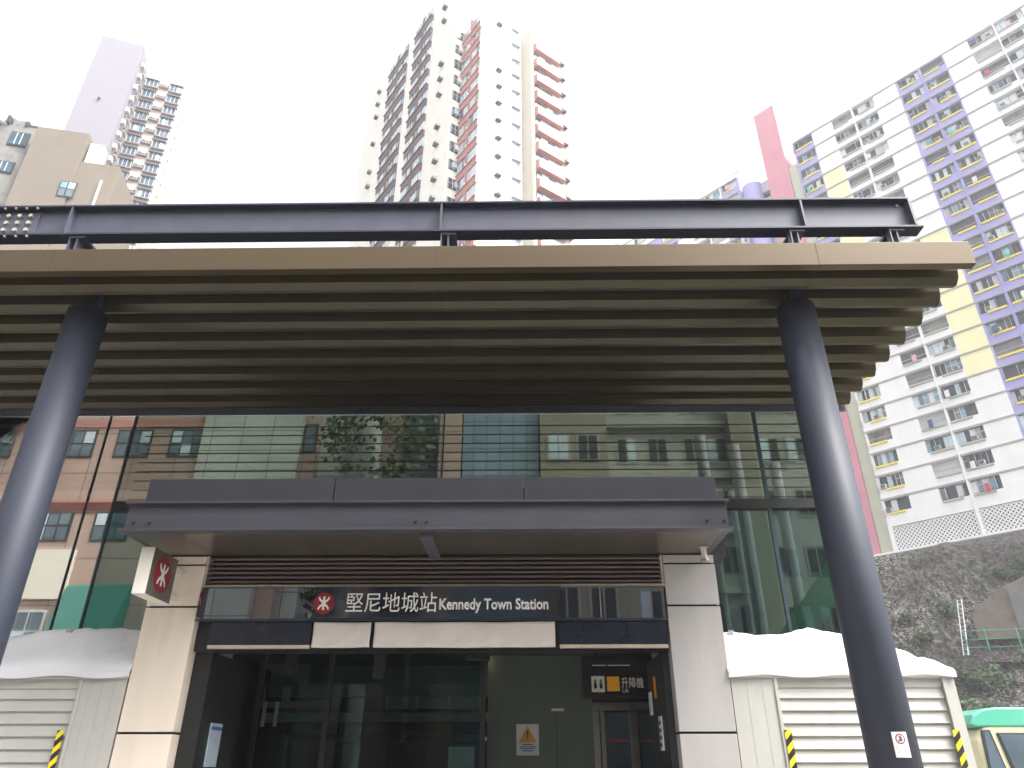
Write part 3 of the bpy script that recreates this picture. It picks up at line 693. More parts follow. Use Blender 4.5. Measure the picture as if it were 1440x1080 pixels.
# ------------------------------------------------------------------ housing estate on the right
U = Vector((.6918, -.7221, 0)).normalized(); NO = Vector((-.7221, -.6918, 0)).normalized()   # along the wall to the right, and out of it
P0 = Vector((38.8, 75.0, 0))
FH = 2.64; ZTOP = 79.6
def Q(t, z, o=0.): return P0+U*t+NO*o+Z*z
def eb(mb, t0, t1, z0, z1, o0, o1, m): mb.obox(Q(t0, z0, o0), U*(t1-t0), NO*(o1-o0), Z*(z1-z0), m); return mb
PANES = ['wpale', 'wpale', 'frame', 'wglass', 'wdark', 'wglassblue', 'egrey', 'wpale', 'acdark']
def eopen(mb, t0, t1, z0, z1, sill=None):
    """one recessed window opening: dark back, frames, casements, washing"""
    eb(mb, t0, t1, z0, z1, -.42, -.38, 'wdark')
    style = R.random()
    if style < .22:
        eb(mb, t0, t1, z0+.02, z1, -.30, -.27, R.choice(['egrey', 'acdark', 'oldgrey']))
        eb(mb, t0, t1, z0+.55, z0+.62, -.26, -.23, 'egrey')
    else:
        n = R.choice([4, 5, 5, 6]); wd = (t1-t0)/n
        for i in range(n):
            a = t0+i*wd; p = R.choice(PANES); o = -.25
            if R.random() < .16: continue
            if R.random() < .25:      # casement standing open
                mb.obox(Q(a+.05, z0+.12, -.2), U*.04+NO*.40, U*.03, Z*(z1-z0-.25), R.choice(['wpale', 'frame', 'wglassblue'])); continue
            eb(mb, a+.04, a+wd-.04, z0+.14, z1-.12, o, o+.03, p)
            eb(mb, a, a+.05, z0, z1, o-.02, o+.06, 'frame')
            if R.random() < .4: eb(mb, a+.05, a+wd-.05, z0+.85, z0+.90, o+.03, o+.06, 'frame')
        if R.random() < .45:
            a = t0+R.random()*(t1-t0-.7); eb(mb, a, a+.62, z0+.05, z0+.48, -.2, .22, R.choice(['frame', 'ac', 'ac'])); eb(mb, a+.05, a+.5, z0+.10, z0+.43, .22, .23, 'acdark')
    if R.random() < .22:
        a = t0+R.random()*(t1-t0-1.0); c = R.choice(['whitecloth', 'bluecloth', 'redcloth', 'tealcloth', 'pinkcloth', 'whitecloth', 'bluecloth'])
        mb.tube(Q(a, z0+.55, .05), Q(a+.2, z0+.75, .9), .015, 'frame', 5)
        for j in range(R.choice([1, 2, 3])): eb(mb, a+.06*j, a+.06*j+.45, z0+.05-.2*R.random(), z0+.62, .18+.22*j, .20+.22*j, c)
def estate(root, cols, t0, t1, kmax, floors):
    """cols: (t0, t1, sillcolour or None); floors: colour chosen per cell by wallcol"""
    wall = MB(); stuffw = MB(); stuffs = MB()
    edges = []
    for a, b, s in cols: edges += [(a, b)]
    for k in floors:
        zt = ZTOP-FH*k; zb = zt-FH
        # spandrel and piers
        cut = sorted(edges); x = t0
        segs = []
        for a, b in cut:
            if a > x: segs.append((x, a, zb, zt))
            segs.append((a, b, zb, zt-1.52)); segs.append((a, b, zt-.10, zt)); x = b
        if x < t1: segs.append((x, t1, zb, zt))
        for a, b, c, d in segs:
            bp = [a]+[q for q in BREAKS if a < q < b]+[b]
            for p, q in zip(bp, bp[1:]): eb(wall, p, q, c, d, -.45, 0, wallcol((p+q)/2, k))
        for a, b, s in cols:
            wm = MB(); eopen(wm, a, b, zt-1.52, zt-.10)
            sm = MB()
            if s: 
                sh = R.random()*.3 if R.random() < .4 else 0
                eb(sm, a+.1+sh*2, b-.1-(.5 if R.random() < .3 else 0), zt-1.74, zt-1.54, .004, .16, s)
            vis = seen(Q((a+b)/2, zt-.8))
            if vis and estate.n < 100:
                estate.n += 1
                w_ = wm.build('window', root)
                if s: sm.build('sill', w_)
            else:
                for src, dst in ((wm, stuffw), (sm, stuffs)):
                    o = len(dst.v); dst.v += src.v; dst.f += [tuple(o+i for i in f_) for f_ in src.f]; dst.m += [dst.mi(src.mats[i]) for i in src.m]
    wall.build('facade_wall', root)
    if stuffw.v: tag(stuffw.build('remaining_windows', root), kind='stuff')
    if stuffs.v: tag(stuffs.build('remaining_sills', root), kind='stuff')
    return wall
estate.n = 0
BREAKS = [2.88, 5.62, 11.42, 14.25, 20.0]
def wallcol(t, k):
    if t < 2.88: return 'epurple' if k < 12 else 'ewhite'
    if t < 5.62: return 'eyellow' if 3 <= k <= 8 else 'ewhite'
    if t < 11.42: return 'ewhite'
    if t < 14.25: return 'eyellow' if 9 <= k <= 15 else 'ewhite'
    if t < 20.0: return 'epurple' if k >= 0 and k < 19 else 'ewhite'
    return 'ewhite'
es = thing('estate_block', (P0.x, P0.y, 21.2), 'white housing block with purple and yellow stripes on the rocky slope', 'apartment block')
ecols = [(.22, 2.78, 'esill'), (5.72, 8.35, 'esillg'), (8.62, 11.32, 'esillg'), (14.45, 17.0, 'esill'), (17.3, 19.85, 'esill'), (22.75, 25.5, 'esillg'), (25.65, 28.5, 'esillg'), (31.3, 33.9, 'esillg')]
estate(es, ecols, 0, 40, 0, range(0, 21))
zl = ZTOP-FH*21
bnd = MB()
for k in range(0, 21): eb(bnd, 0.02, 40, ZTOP-FH*k-.08, ZTOP-FH*k+.10, .004, .09, 'eband')
bnd.build('floor_band', es)
eb(MB(), 0, 40, 21.2, ZTOP+.3, -12, -.46, 'ewhite').build('core', es)
eb(MB(), .3, 39.7, ZTOP+.1, ZTOP+1.1, -.4, -.2, 'ewhite').build('parapet', es)
rf = eb(MB(), 4, 9, ZTOP+.3, ZTOP+3.6, -8, -2.5, 'ewhite'); eb(rf, 16, 24, ZTOP+.3, ZTOP+3.6, -8, -2.5, 'ewhite'); rf.build('roof_hut', es)
eb(MB(), 0, 40, zl-.35, zl, -.45, 0, 'ewhite').build('base_band', es)
pp = MB()
for t in (8.485, 25.575, 37.2):
    pp.tube(Q(t, 21.3, .12), Q(t, ZTOP, .12), .07, 'ewhite', 8)
pp.tube(Q(17.15, 24, .10), Q(17.15, ZTOP-1, .10), .05, 'epurple', 8)
pp.build('drain_pipe', es)
# lattice screen at the foot
for a, b in ((.1, 8.3), (8.7, 16.9), (17.3, 25.4), (25.8, 34)):
    eb(MB(), a, b, 21.25, zl-.4, -.42, -.36, 'wdark').build('screen_backing', es)
    l = MB(); h = zl-.4-21.25; st = .42
    i = a-h
    while i < b:
        for s in (1, -1):
            x0_, x1_ = (i, i+h) if s > 0 else (i+h, i); z0_, z1_ = 21.25, 21.25+h
            def clip(x): return min(max(x, a), b)
            ta, tb = clip(x0_), clip(x1_)
            if abs(tb-ta) < .05: continue
            za = z0_+(ta-x0_)/(x1_-x0_)*h; zb_ = z0_+(tb-x0_)/(x1_-x0_)*h
            oo = -.2 if s > 0 else -.12
            A_, B_ = Q(ta, za, oo), Q(tb, zb_, oo); dd = (B_-A_).normalized(); pn = dd.cross(NO)
            l.obox(A_-pn*.07, B_-A_, pn*.14, NO*.06, 'ewhite')
        i += st
    l.build('lattice_screen', es)
pr = MB()
for t in (0, 8.3, 16.9, 25.4, 34): eb(pr, t, t+.4, 21.0, zl-.35, -.45, .02, 'ewhite')
eb(pr, -3, 40, 20.7, 21.24, -.45, .25, 'ewhite')
pr.build('base_pier', es)
eb(MB(), -1.35, -.02, 21.2, 76.2, -4, -.3, 'egreen').build('green_side_wall', es)
pp = MB()
for k in range(0, 21):
    if k % 1 == 0: eb(pp, -.06, .06, ZTOP-FH*k-1.9, ZTOP-FH*k-1.2, .02, .22, 'ac')
pp.tube(Q(-.1, 21.3, .08), Q(-.1, 76, .08), .05, 'egrey', 6)
pp.build('wall_brackets', es)

rt_ = thing('stair_tower', (P0.x-3, P0.y+2, 21.2), 'plain red tower shaft standing between the two estate blocks', 'tower')
eb(MB(), -4.5, -1.38, 20.9, 88.8, -5, .0, 'ered').build('shaft', rt_)
eb(MB(), -4.6, -1.3, 20.7, 20.9, -5, .3, 'ewhite').build('footing', rt_)

fw_ = thing('estate_wing', tuple(Q(-20, 40)), 'farther white and purple estate wing with a purple cylinder, left of the red tower', 'apartment block')
BREAKS = [-20.2, -11.8]
def wallcol(t, k):
    if t > -11.8: return 'epurple'
    if t < -26: return 'eyellow' if k % 5 == 3 else 'ewhite'
    return 'ewhite' if t > -20.2 else ('epurple' if k >= 1 else 'ewhite')
estate(fw_, [(-11.6, -9.2, 'esill'), (-17.4, -14.8, 'esillg'), (-14.6, -12.0, 'esillg'), (-23.2, -20.4, 'esill'), (-28.5, -26, 'esillg')], -34, -8.9, 0, range(0, 6))
bnd = MB()
for k in range(0, 6): eb(bnd, -34, -8.9, ZTOP-FH*k-.08, ZTOP-FH*k+.10, .004, .09, 'eband')
bnd.build('floor_band', fw_)
eb(MB(), -34, -8.9, 30, ZTOP+.3, -12, -.46, 'ewhite').build('core', fw_)
eb(MB(), -33.8, -9.1, ZTOP+1.8, ZTOP+2.4, -1.4, -1.1, 'ivory').build('roof_canopy', fw_)
cq = Q(-7.5, 0, -1.4)
MB().tube((cq.x, cq.y, 30), (cq.x, cq.y, 77.4), 1.45, 'epurple', 40).build('round_shaft', fw_)
lk = eb(MB(), -6.4, -4.55, 30, 74.5, -4, -1.6, 'egrey'); eb(lk, -6.4, -4.55, 75.3, 77.2, -4, -1.2, 'egrey'); eb(lk, -6.3, -4.6, 74.5, 75.3, -3.9, -1.9, 'wdark'); lk.build('link_bridge', fw_)

# ------------------------------------------------------------------ middle tower
A2 = V2(-.6, .8); B2 = V2(.8, .6)
CT = V2(-4.28, 56); K_ = V2(-8.06, 58.55); RR = V2(1.45, 57.97)
FT = 2.745
tw = thing('slab_tower', (-8, 60, 0), 'very tall white residential tower with brown and red window bays, rising in the middle', 'tower block')
def rect(P, u, lu, v, lv):
    q = [P, P+u*lu, P+u*lu+v*lv, P+v*lv]
    ar = sum(q[i].x*q[(i+1) % 4].y-q[(i+1) % 4].x*q[i].y for i in range(4))
    return [(p.x, p.y) for p in (q if ar > 0 else q[::-1])]
ZB = 36
def box3(mb, P, u, lu, v, lv, z0, z1, m): return mb.prism(rect(P, u, lu, v, lv), z0, z1, m)
wv = MB(); box3(wv, K_, A2, 26.6, B2, 12, ZB, 96.2, 'towercream'); wv.build('left_wing', tw)
wv = MB(); box3(wv, CT, A2, 12, B2, 5.76, ZB, 84.6, 'towerwhite'); wv.build('centre_wing', tw)
wv = MB(); box3(wv, RR, B2, 5.0, A2, 12, ZB, 82.0, 'pier'); wv.build('right_wing', tw)
wv = MB(); box3(wv, CT+A2*3+B2*.6, A2, 5, B2, 4, 84.6, 88, 'towerwhite'); box3(wv, K_+A2*8+B2*3, A2, 8, B2, 6, 96.2, 99.5, 'towerwhite'); wv.build('roof_hut', tw)
def par(P, u, lu, nrm, z0, z1, d, m, mb, back=0.): return mb.obox(P+nrm*back+Z*z0, u*lu, nrm*d, Z*(z1-z0), m)
NA = -B2; NB = -A2     # outward normals of the a-facing and b-facing walls
# brown bays on the left wing
nwin = 0
for s0, s1, ztop in ((5.9, 10.7, 94.0), (12.85, 18.6, 94.0)):
    z = ztop; mid = (s0+s1)/2
    par(K_+A2*(mid-.36), A2, .72, NA, ZB, ztop+.3, .24, 'brown', MB()).build('bay_pier', tw)
    while z > 44:
        m_ = MB()
        par(K_+A2*s0, A2, s1-s0, NA, z-2.745, z-1.72, .27, 'brown', m_, .002)
        par(K_+A2*(s0-.05), A2, s1-s0+.1, NA, z-1.72, z-1.63, .42, 'brown', m_, .003)
        m_.build('bay_spandrel', tw)
        g_ = MB()
        for a, b in ((s0+.06, mid-.38), (mid+.38, s1-.06)):
            n = 3
            for i in range(n):
                p0 = a+(b-a)*i/n; wd = (b-a)/n
                par(K_+A2*p0, A2, wd-.06, NA, z-1.62, z-.02, .18, R.choice(['wpale', 'wpale', 'frame', 'wglass', 'wglassblue']), g_, .002)
                par(K_+A2*(p0+wd-.06), A2, .06, NA, z-1.62, z-.02, .22, 'frame', g_, .002)
        g_.build('window', tw); z -= FT
# narrow strip pier, cornice lines
par(K_+A2*10.85, A2, 1.85, NA, ZB, 95.8, .12, 'towercream', MB(), .003).build('strip_pier', tw)
def acunit(P, u, nrm, z, nm='ac_unit'):
    m_ = MB(); par(P, u, .62, nrm, z, z+.42, .45, 'ac', m_, .002); par(P+u*.07, u, .46, nrm, z+.05, z+.37, .02, 'acdark', m_, .452)
    par(P-u*.05, u, .72, nrm, z-.05, z-.005, .5, 'acdark', m_, .002)
    return m_.build(nm, tw)
z = 92.3
i = 0
while z > 44:
    if R.random() < .8: acunit(K_+A2*(2.0+.1*R.random()), A2, NA, z)
    if R.random() < .75: acunit(K_+A2*21.5, A2, NA, z)
    z -= FT
# notch wall with dark windows (b-facing end of the left wing)
z = 83.0
while z > 44:
    m_ = MB(); par(K_+B2*.25, B2, 1.75, NB, z-1.45, z, .10, 'wdark', m_, .002)
    for i in range(4): par(K_+B2*(.25+i*.56), B2, .07, NB, z-1.45, z, .14, 'frame' if R.random() < .5 else 'egrey', m_, .002)
    par(K_+B2*.2, B2, 1.85, NB, z-.75, z-.69, .14, 'egrey', m_, .003)
    if R.random() < .4: par(K_+B2*(.3+R.random()), B2, .55, NB, z-1.2, z-.5, .3, R.choice(['whitecloth', 'ac', 'wpale']), m_, .1)
    m_.build('window', tw); z -= FT
# red bays on the a-facing side of the centre wing
z = 82.4
par(CT+A2*2.0, A2, .22, NA, ZB, 83, .36, 'redbay', MB(), .002).build('bay_pier', tw)
while z > 44:
    m_ = MB(); par(CT+A2*.08, A2, 4.0, NA, z-2.745, z-1.85, .30, 'redbay', m_, .003); par(CT+A2*.05, A2, 4.05, NA, z-1.85, z-1.76, .42, 'redbay', m_, .004); m_.build('bay_spandrel', tw)
    g_ = MB()
    for a in (.12, 2.3):
        for i in range(2):
            par(CT+A2*(a+i*.9), A2, .84, NA, z-1.74, z-.06, .18, R.choice(['wpale', 'wpale', 'wglass', 'pinkish', 'frame']), g_, .003)
            par(CT+A2*(a+i*.9+.84), A2, .06, NA, z-1.74, z-.06, .23, 'frame', g_, .003)
    par(CT+A2*2.06, A2, .10, NA, z-1.7, z-1.45, .1, 'white', g_, .365)
    g_.build('window', tw); z -= FT
# white b-facing wall: air conditioners and slit windows
z = 82.6
while z > 44:
    if R.random() < .9: acunit(CT+B2*2.0, B2, NB, z-.9)
    m_ = MB(); par(CT+B2*4.25, B2, 1.05, NB, z-1.05, z-.05, .05, 'wpale', m_, .002)
    par(CT+B2*4.2, B2, 1.15, NB, z-.05, z+.05, .35, 'egrey', m_, .002); par(CT+B2*4.74, B2, .05, NB, z-1.05, z-.05, .08, 'frame', m_, .002); m_.build('window', tw)
    z -= FT
# red balconies on the right wing
z = 80.2
while z > 44:
    bl_ = MB(); par(RR+B2*.5, B2, 3.6, NB, z-2.1, z-.85, .55, 'redbay', bl_, .003); par(RR+B2*.5, B2, 3.7, NB, z-2.2, z-2.101, .62, 'redbay', bl_, .003); bl_.build('balcony', tw)
    m_ = MB(); par(RR+B2*.45, B2, .7, NB, z-.84, z+.3, .10, 'wdark', m_, .002)
    for i in range(3): par(RR+B2*(1.2+i*.95), B2, .9, NB, z-.84, z+.25, .12, R.choice(['wpale', 'frame', 'wglass', 'wglassblue', 'whitecloth']), m_, .002)
    m_.build('window', tw)
    acunit(RR+B2*4.35, B2, NB, z-1.6)
    z -= FT

# ------------------------------------------------------------------ left tower
lt = thing('pale_tower', (-58, 74, 0), 'pale lilac and white residential tower at the upper left, with blue windows', 'tower block')
D1 = V2(.94, .34).normalized(); D2 = V2(-.34, .94).normalized()
L0 = V2(-62.4, 70); L1 = L0+D1*5.75; W0 = L1+D2*4.9
wv = MB(); box3(wv, L0, D1, 5.75, D2, 16, 40, 98.3, 'lilac'); wv.build('blank_wall', lt)
wv = MB(); box3(wv, W0+D2*0, D1, 5.75, D2, 11, 40, 99.0, 'pinkish'); wv.build('window_wall', lt)
wv = MB(); box3(wv, W0+D1*1+D2*2, D1, 3.2, D2, 5, 99.0, 102.2, 'towerwhite'); wv.build('roof_hut', lt)
z = 96.6; F2 = 2.41
while z > 62:
    for a in (.25, 3.75):
        m_ = MB(); par(W0+D1*(a-.05), D1, 1.85, -D2, z-1.35, z, .25, 'wfar', m_, .002)
        for i in range(4): par(W0+D1*(a+i*.56), D1, .06, -D2, z-1.35, z, .30, 'frame', m_, .002)
        if R.random() < .6: par(W0+D1*(a+.1+R.random()), D1, .5, -D2, z-1.2, z-.3, .31, R.choice(['wpale', 'wglass', 'frame']), m_, .002)
        par(W0+D1*(a-.08), D1, 1.95, -D2, z-1.52, z-1.36, .42, 'rail', m_, .002); par(W0+D1*(a-.08), D1, 1.95, -D2, z+.01, z+.10, .5, 'framedark', m_, .002)
        m_.build('window', lt)
    m_ = MB(); par(W0+D1*2.25, D1, 1.25, -D2, z-.75, z-.15, .08, 'wdark', m_, .002); par(W0+D1*2.2, D1, 1.35, -D2, z-.95, z-.76, .4, 'rail', m_, .002); par(W0+D1*2.8, D1, .5, -D2, z-.6, z-.2, .45, 'ac', m_, .002)
    m_.build('small_window', lt)
    m_ = MB(); par(L1+D2*1.2, D2, .7, D1, z-1.2, z-.4, .5, 'ac', m_, .002); m_.build('ac_unit', lt)
    m_ = MB(); par(L1+D2*2.6, D2, 1.1, D1, z-1.2, z-.1, .06, 'wdark', m_, .002); par(L1+D2*2.5, D2, 1.3, D1, z-1.45, z-1.25, .4, 'strip', m_, .002); m_.build('side_window', lt)
    m_ = MB(); par(L0+D2*1.0, D2, .6, -D1, z-1.0, z-.5, .5, 'ac', m_, .002); m_.build('ac_unit', lt)
    E0 = W0+D1*5.75
    m_ = MB(); par(E0+D2*2.2, D2, .5, D1, z-1.0, z-.4, .10, 'ac', m_, .002); par(E0+D2*5, D2, 1.0, D1, z-1.0, z-.1, .05, 'wpale', m_, .002); m_.build('side_window', lt)
    z -= F2
MB().tube((-59.9, 70.78, 85.6), (-59.9, 70.62, 85.6), .22, 'wdark', 14).build('wall_vent', lt)
m_ = MB(); par(W0+D1*5.45, D1, .12, -D2, 42, 98, .10, 'egrey', m_, .002); m_.build('drain_pipe', lt)

# ------------------------------------------------------------------ low concrete building, upper left
lb = thing('concrete_building', (-36, 42, 0), 'older beige and stained grey concrete building at the left edge above the beam', 'building')
E1 = V2(.97, .22).normalized(); E2 = V2(-.22, .97).normalized()
H0 = V2(-37.6, 39.7)
wv = MB(); box3(wv, H0, E1, 3.75, E2, 9, 0, 45.7, 'beige'); wv.build('beige_block', lb, .03)
wv = MB(); box3(wv, H0+E1*3.75+E2*.15, E1, 2.85, E2, 6, 0, 42.9, 'beige'); wv.build('lower_block', lb, .03)
GH = H0-E1*.25+E2*.5; GU = V2(-.85, -.30).normalized(); GV = V2(-.33, .94).normalized()
G0 = H0+E2*.05
wv = MB(); box3(wv, G0-E1*7.0+E2*.9, E1, 7.0, E2, 8, 0, 46.3, 'oldgrey'); wv.build('grey_wing', lb)
for a, z0_, h in ((.6, 44.3, 1.3), (2.7, 43.6, .7), (3.0, 45.1, 1.1), (4.6, 44.8, 1.2), (3.4, 41.6, 1.2), (.8, 41.5, 1.0)):
    P_ = G0-E1*(a+1.5)+E2*.9; m_ = MB()
    par(P_, E1, 1.35, -E2, z0_-.1, z0_+h, .10, 'framedark', m_, .002); par(P_+E1*.08, E1, 1.15, -E2, z0_, z0_+h-.12, .03, 'wfar', m_, .103)
    for i in range(1, 3): par(P_+E1*(.08+i*.38), E1, .05, -E2, z0_, z0_+h-.12, .05, 'frame', m_, .104)
    m_.build('window', lb)

for i in range(26):
    a = R.random()*6.5; h = .3+R.random()*1.0
    par(G0-E1*(a+.4)+E2*(1+R.random()*2), E1, .15+R.random()*.6, -E2, 46.3, 46.3+h, .2+.5*R.random(), R.choice(['oldgrey', 'egrey', 'wdark', 'frame']), MB()).build('roof_clutter', lb)
m_ = MB(); P_ = H0+E1*3.05
par(P_, E1, 1.15, -E2, 39.1, 40.6, .05, 'framedark', m_, .003)
m_.build('window_frame', lb)
m_ = MB()
for a, b in ((.08, .5), (.62, 1.05)):
    for z0_, z1_ in ((39.2, 39.85), (39.95, 40.5)): par(P_+E1*a, E1, b-a, -E2, z0_, z1_, .02, R.choice(['wglassblue', 'wpale', 'wglass']), m_, .055)
m_.build('window', lb)
m_ = MB(); par(H0+E1*5.6+E2*.15, E1, .13, -E2, 37.5, 41.2, .13, 'frame', m_, .003); m_.build('drain_pipe', lb)
m_ = MB(); par(H0+E1*3.9+E2*1.2, E1, 1.0, -E2, 42.9, 45.0, .9, 'egrey', m_); m_.build('roof_tank', lb)

# ------------------------------------------------------------------ rocky slope
PROF = [(-14, 21.6), (.2, 21.05), (1.2, 20.75), (3, 18.6), (5.2, 15.9), (7.4, 13.8), (9, 11.0), (11.5, 8.6), (13.5, 5.6), (16, 3.4), (18.5, 1.2), (24, -.05), (34, -.12)]
def hz(s):
    for (a, x), (b, y) in zip(PROF, PROF[1:]):
        if a <= s <= b: return x+(y-x)*(s-a)/(b-a)
    return PROF[-1][1]
def hill(u, v):
    t = -30+80*u; s = -6+40*v
    p = Q(t, hz(s), s)
    k = min(1, max(0, (s-.9)/2))*min(1, max(0, (27-s)/6))
    n1 = noise.fractal((p.x*.16, p.y*.16, p.z*.16), 1.0, 2.0, 5)*1.5+noise.noise((p.x*.5, p.y*.5, p.z*.9))*.5+abs(noise.noise((p.x*1.3, p.y*1.3, p.z*1.8)))*.85
    n1 += .75*abs(noise.noise((p.x*2.6, p.y*2.6, p.z*3.5)))
    n1 -= .55
    n1 += 1.6*math.exp(-((t-5.2)/1.5)**2-((s-1.6)/1.1)**2)
    return p+(NO*.7+Z*.6)*n1*k
struct('hillside', MB().grid(hill, 420, 200, 'rock'))

def shrub(name, c, rx, rz, n, lab, leaf='leaf', group='shrubs growing on the rock slope'):
    r = thing(name, tuple(c), lab, 'shrub', group)
    st = MB()
    tips = []
    for i in range(6):
        a = R.random()*6.28; q = Vector(c)+Vector((math.cos(a)*rx*.6, math.sin(a)*rx*.6, rz*(.5+.5*R.random()))); st.tube(c, q, .05, 'bark', 5, .015); tips.append(q)
    st.build('stem', r)
    lf_ = MB(); cl_ = [(Vector(c)+Vector((R.gauss(0, .45)*rx, R.gauss(0, .45)*rx, rz*(.15+.8*R.random()))), .28+.35*R.random()) for _ in range(11)]
    for i in range(n):
        k, rr = R.choice(cl_); d = Vector((R.gauss(0, 1), R.gauss(0, 1), R.gauss(0, .8))).normalized()*rr*rx*(.5+.5*R.random()); p = k+d
        s = .10+.13*R.random(); u = Vector((R.gauss(0, 1), R.gauss(0, 1), R.gauss(0, 1))).normalized(); v = u.orthogonal().normalized()
        lf_.poly([p-u*s, p+v*s*.5, p+u*s, p-v*s*.5], leaf if R.random() < .7 else 'leafdark')
    lf_.build('foliage', r)
def onhill(t, s): 
    return Vector(hill((t+30)/80, (s+6)/40))
for t, s, rx, rz, nn, lab in [
    (2.4, 8.3, .8, 1.0, 420, 'small dark shrub on the rock just right of the right column'), (5.9, 8.0, .9, 1.5, 600, 'dark bushy shrub beside the top of the ladder'),
    (7.3, 12.2, 1.5, 1.9, 1300, 'wide green shrub below the ladder, right of the right booth roof'), (8.9, 12.6, 1.0, 1.2, 600, 'green shrub just under the ledge with the green railing'),
    (6.0, 13.4, 1.0, 1.1, 520, 'low shrub just above the right booth corner'), (10.2, 5.2, 1.0, .8, 420, 'grassy shrub on top of the concrete retaining wall'),
    (12.2, 4.6, 1.2, .9, 500, 'shrub at the far right edge above the concrete wall'), (4.4, 9.6, .8, .9, 420, 'small shrub midway up the rock left of the ladder foot'), (8.3, 14.6, 1.1, 1.0, 520, 'shrub behind the green minibus roof')]:
    shrub('shrub', onhill(t, s), rx, rz, nn, lab)
tag(bpy.data.objects['hillside'], 'grey weathered rock slope below the housing block')

rw = thing('retaining_wall', tuple(Q(17, 8, 9)), 'brown stained concrete retaining wall set in the rock slope at right', 'wall')
M['rwall'] = mat('retaining_concrete', (.17, .142, .115), .9, 0, .2, .8, .3, 5, dirt=(.045, .04, .035), dscale=.9, damt=.85)
fp = [(8.2, 10.6), (16.5, 10.2), (16.5, 15.7), (12.7, 15.0), (10.5, 14.3), (8.2, 12.7)]
k = MB(); n = len(fp); mi = k.mi('rwall')
k.v = [tuple(Q(t, z, 10.2+(z-11)*-.08)) for t, z in fp]+[tuple(Q(t, z, 3.5)) for t, z in fp]
k.f = [tuple(range(n)), tuple(n+i for i in reversed(range(n)))]+[((i+1) % n, i, n+i, n+(i+1) % n) for i in range(n)]; k.m = [mi]*len(k.f)
k.build('wall', rw, .08)
M['rwall2'] = mat('grey_concrete', (.18, .18, .185), .9, 0, .15, .8, .2, 5, dirt=(.08, .08, .08), dscale=.8, damt=.7)
eb(MB(), 11.35, 16.4, 10.9, 14.3, 10.18, 10.36, 'rwall2').build('grey_panel', rw)
gr_ = thing('green_railing', tuple(Q(12, 9.4, 11.6)), 'green metal railing along the ledge under the concrete retaining wall', 'railing')
for z in (9.75, 10.35, 11.0): MB().tube(Q(7.6, z+.15, 11.6), Q(17, z-.45, 11.6), .035, 'railgreen', 6).build('rail', gr_)
for t in (7.7, 9.2, 11.4, 13.6, 15.8):
    dz = .15-(t-7.6)/9.4*.6
    MB().tube(Q(t, 9.2+dz, 11.6), Q(t, 11.15+dz, 11.6), .055, 'railgreen', 8).build('post', gr_)
MB().hexa([Q(8.6, 8.7, 9), Q(17, 8.1, 9), Q(17, 8.1, 11.9), Q(8.6, 8.7, 11.9), Q(8.6, 9.5, 9), Q(17, 9.0, 9), Q(17, 9.0, 11.9), Q(8.6, 9.5, 11.9)], 'rock').build('ledge', gr_)
ld = thing('ladder', tuple(Q(7.4, 9, 10.6)), 'thin pale metal ladder rising up the rock left of the green railing', 'ladder')
for t in (7.25, 7.6): MB().tube(Q(t+.1, 9.3, 12.0), Q(t, 14.0, 9.4), .035, 'frame', 6).build('stile', ld)
q = MB()
for i in range(13):
    s_ = i/12; q.tube(Q(7.35-.1*s_, 9.4+4.5*s_, 12.0-2.5*s_), Q(7.7-.1*s_, 9.4+4.5*s_, 12.0-2.5*s_), .02, 'frame', 5)
q.build('rungs', ld)

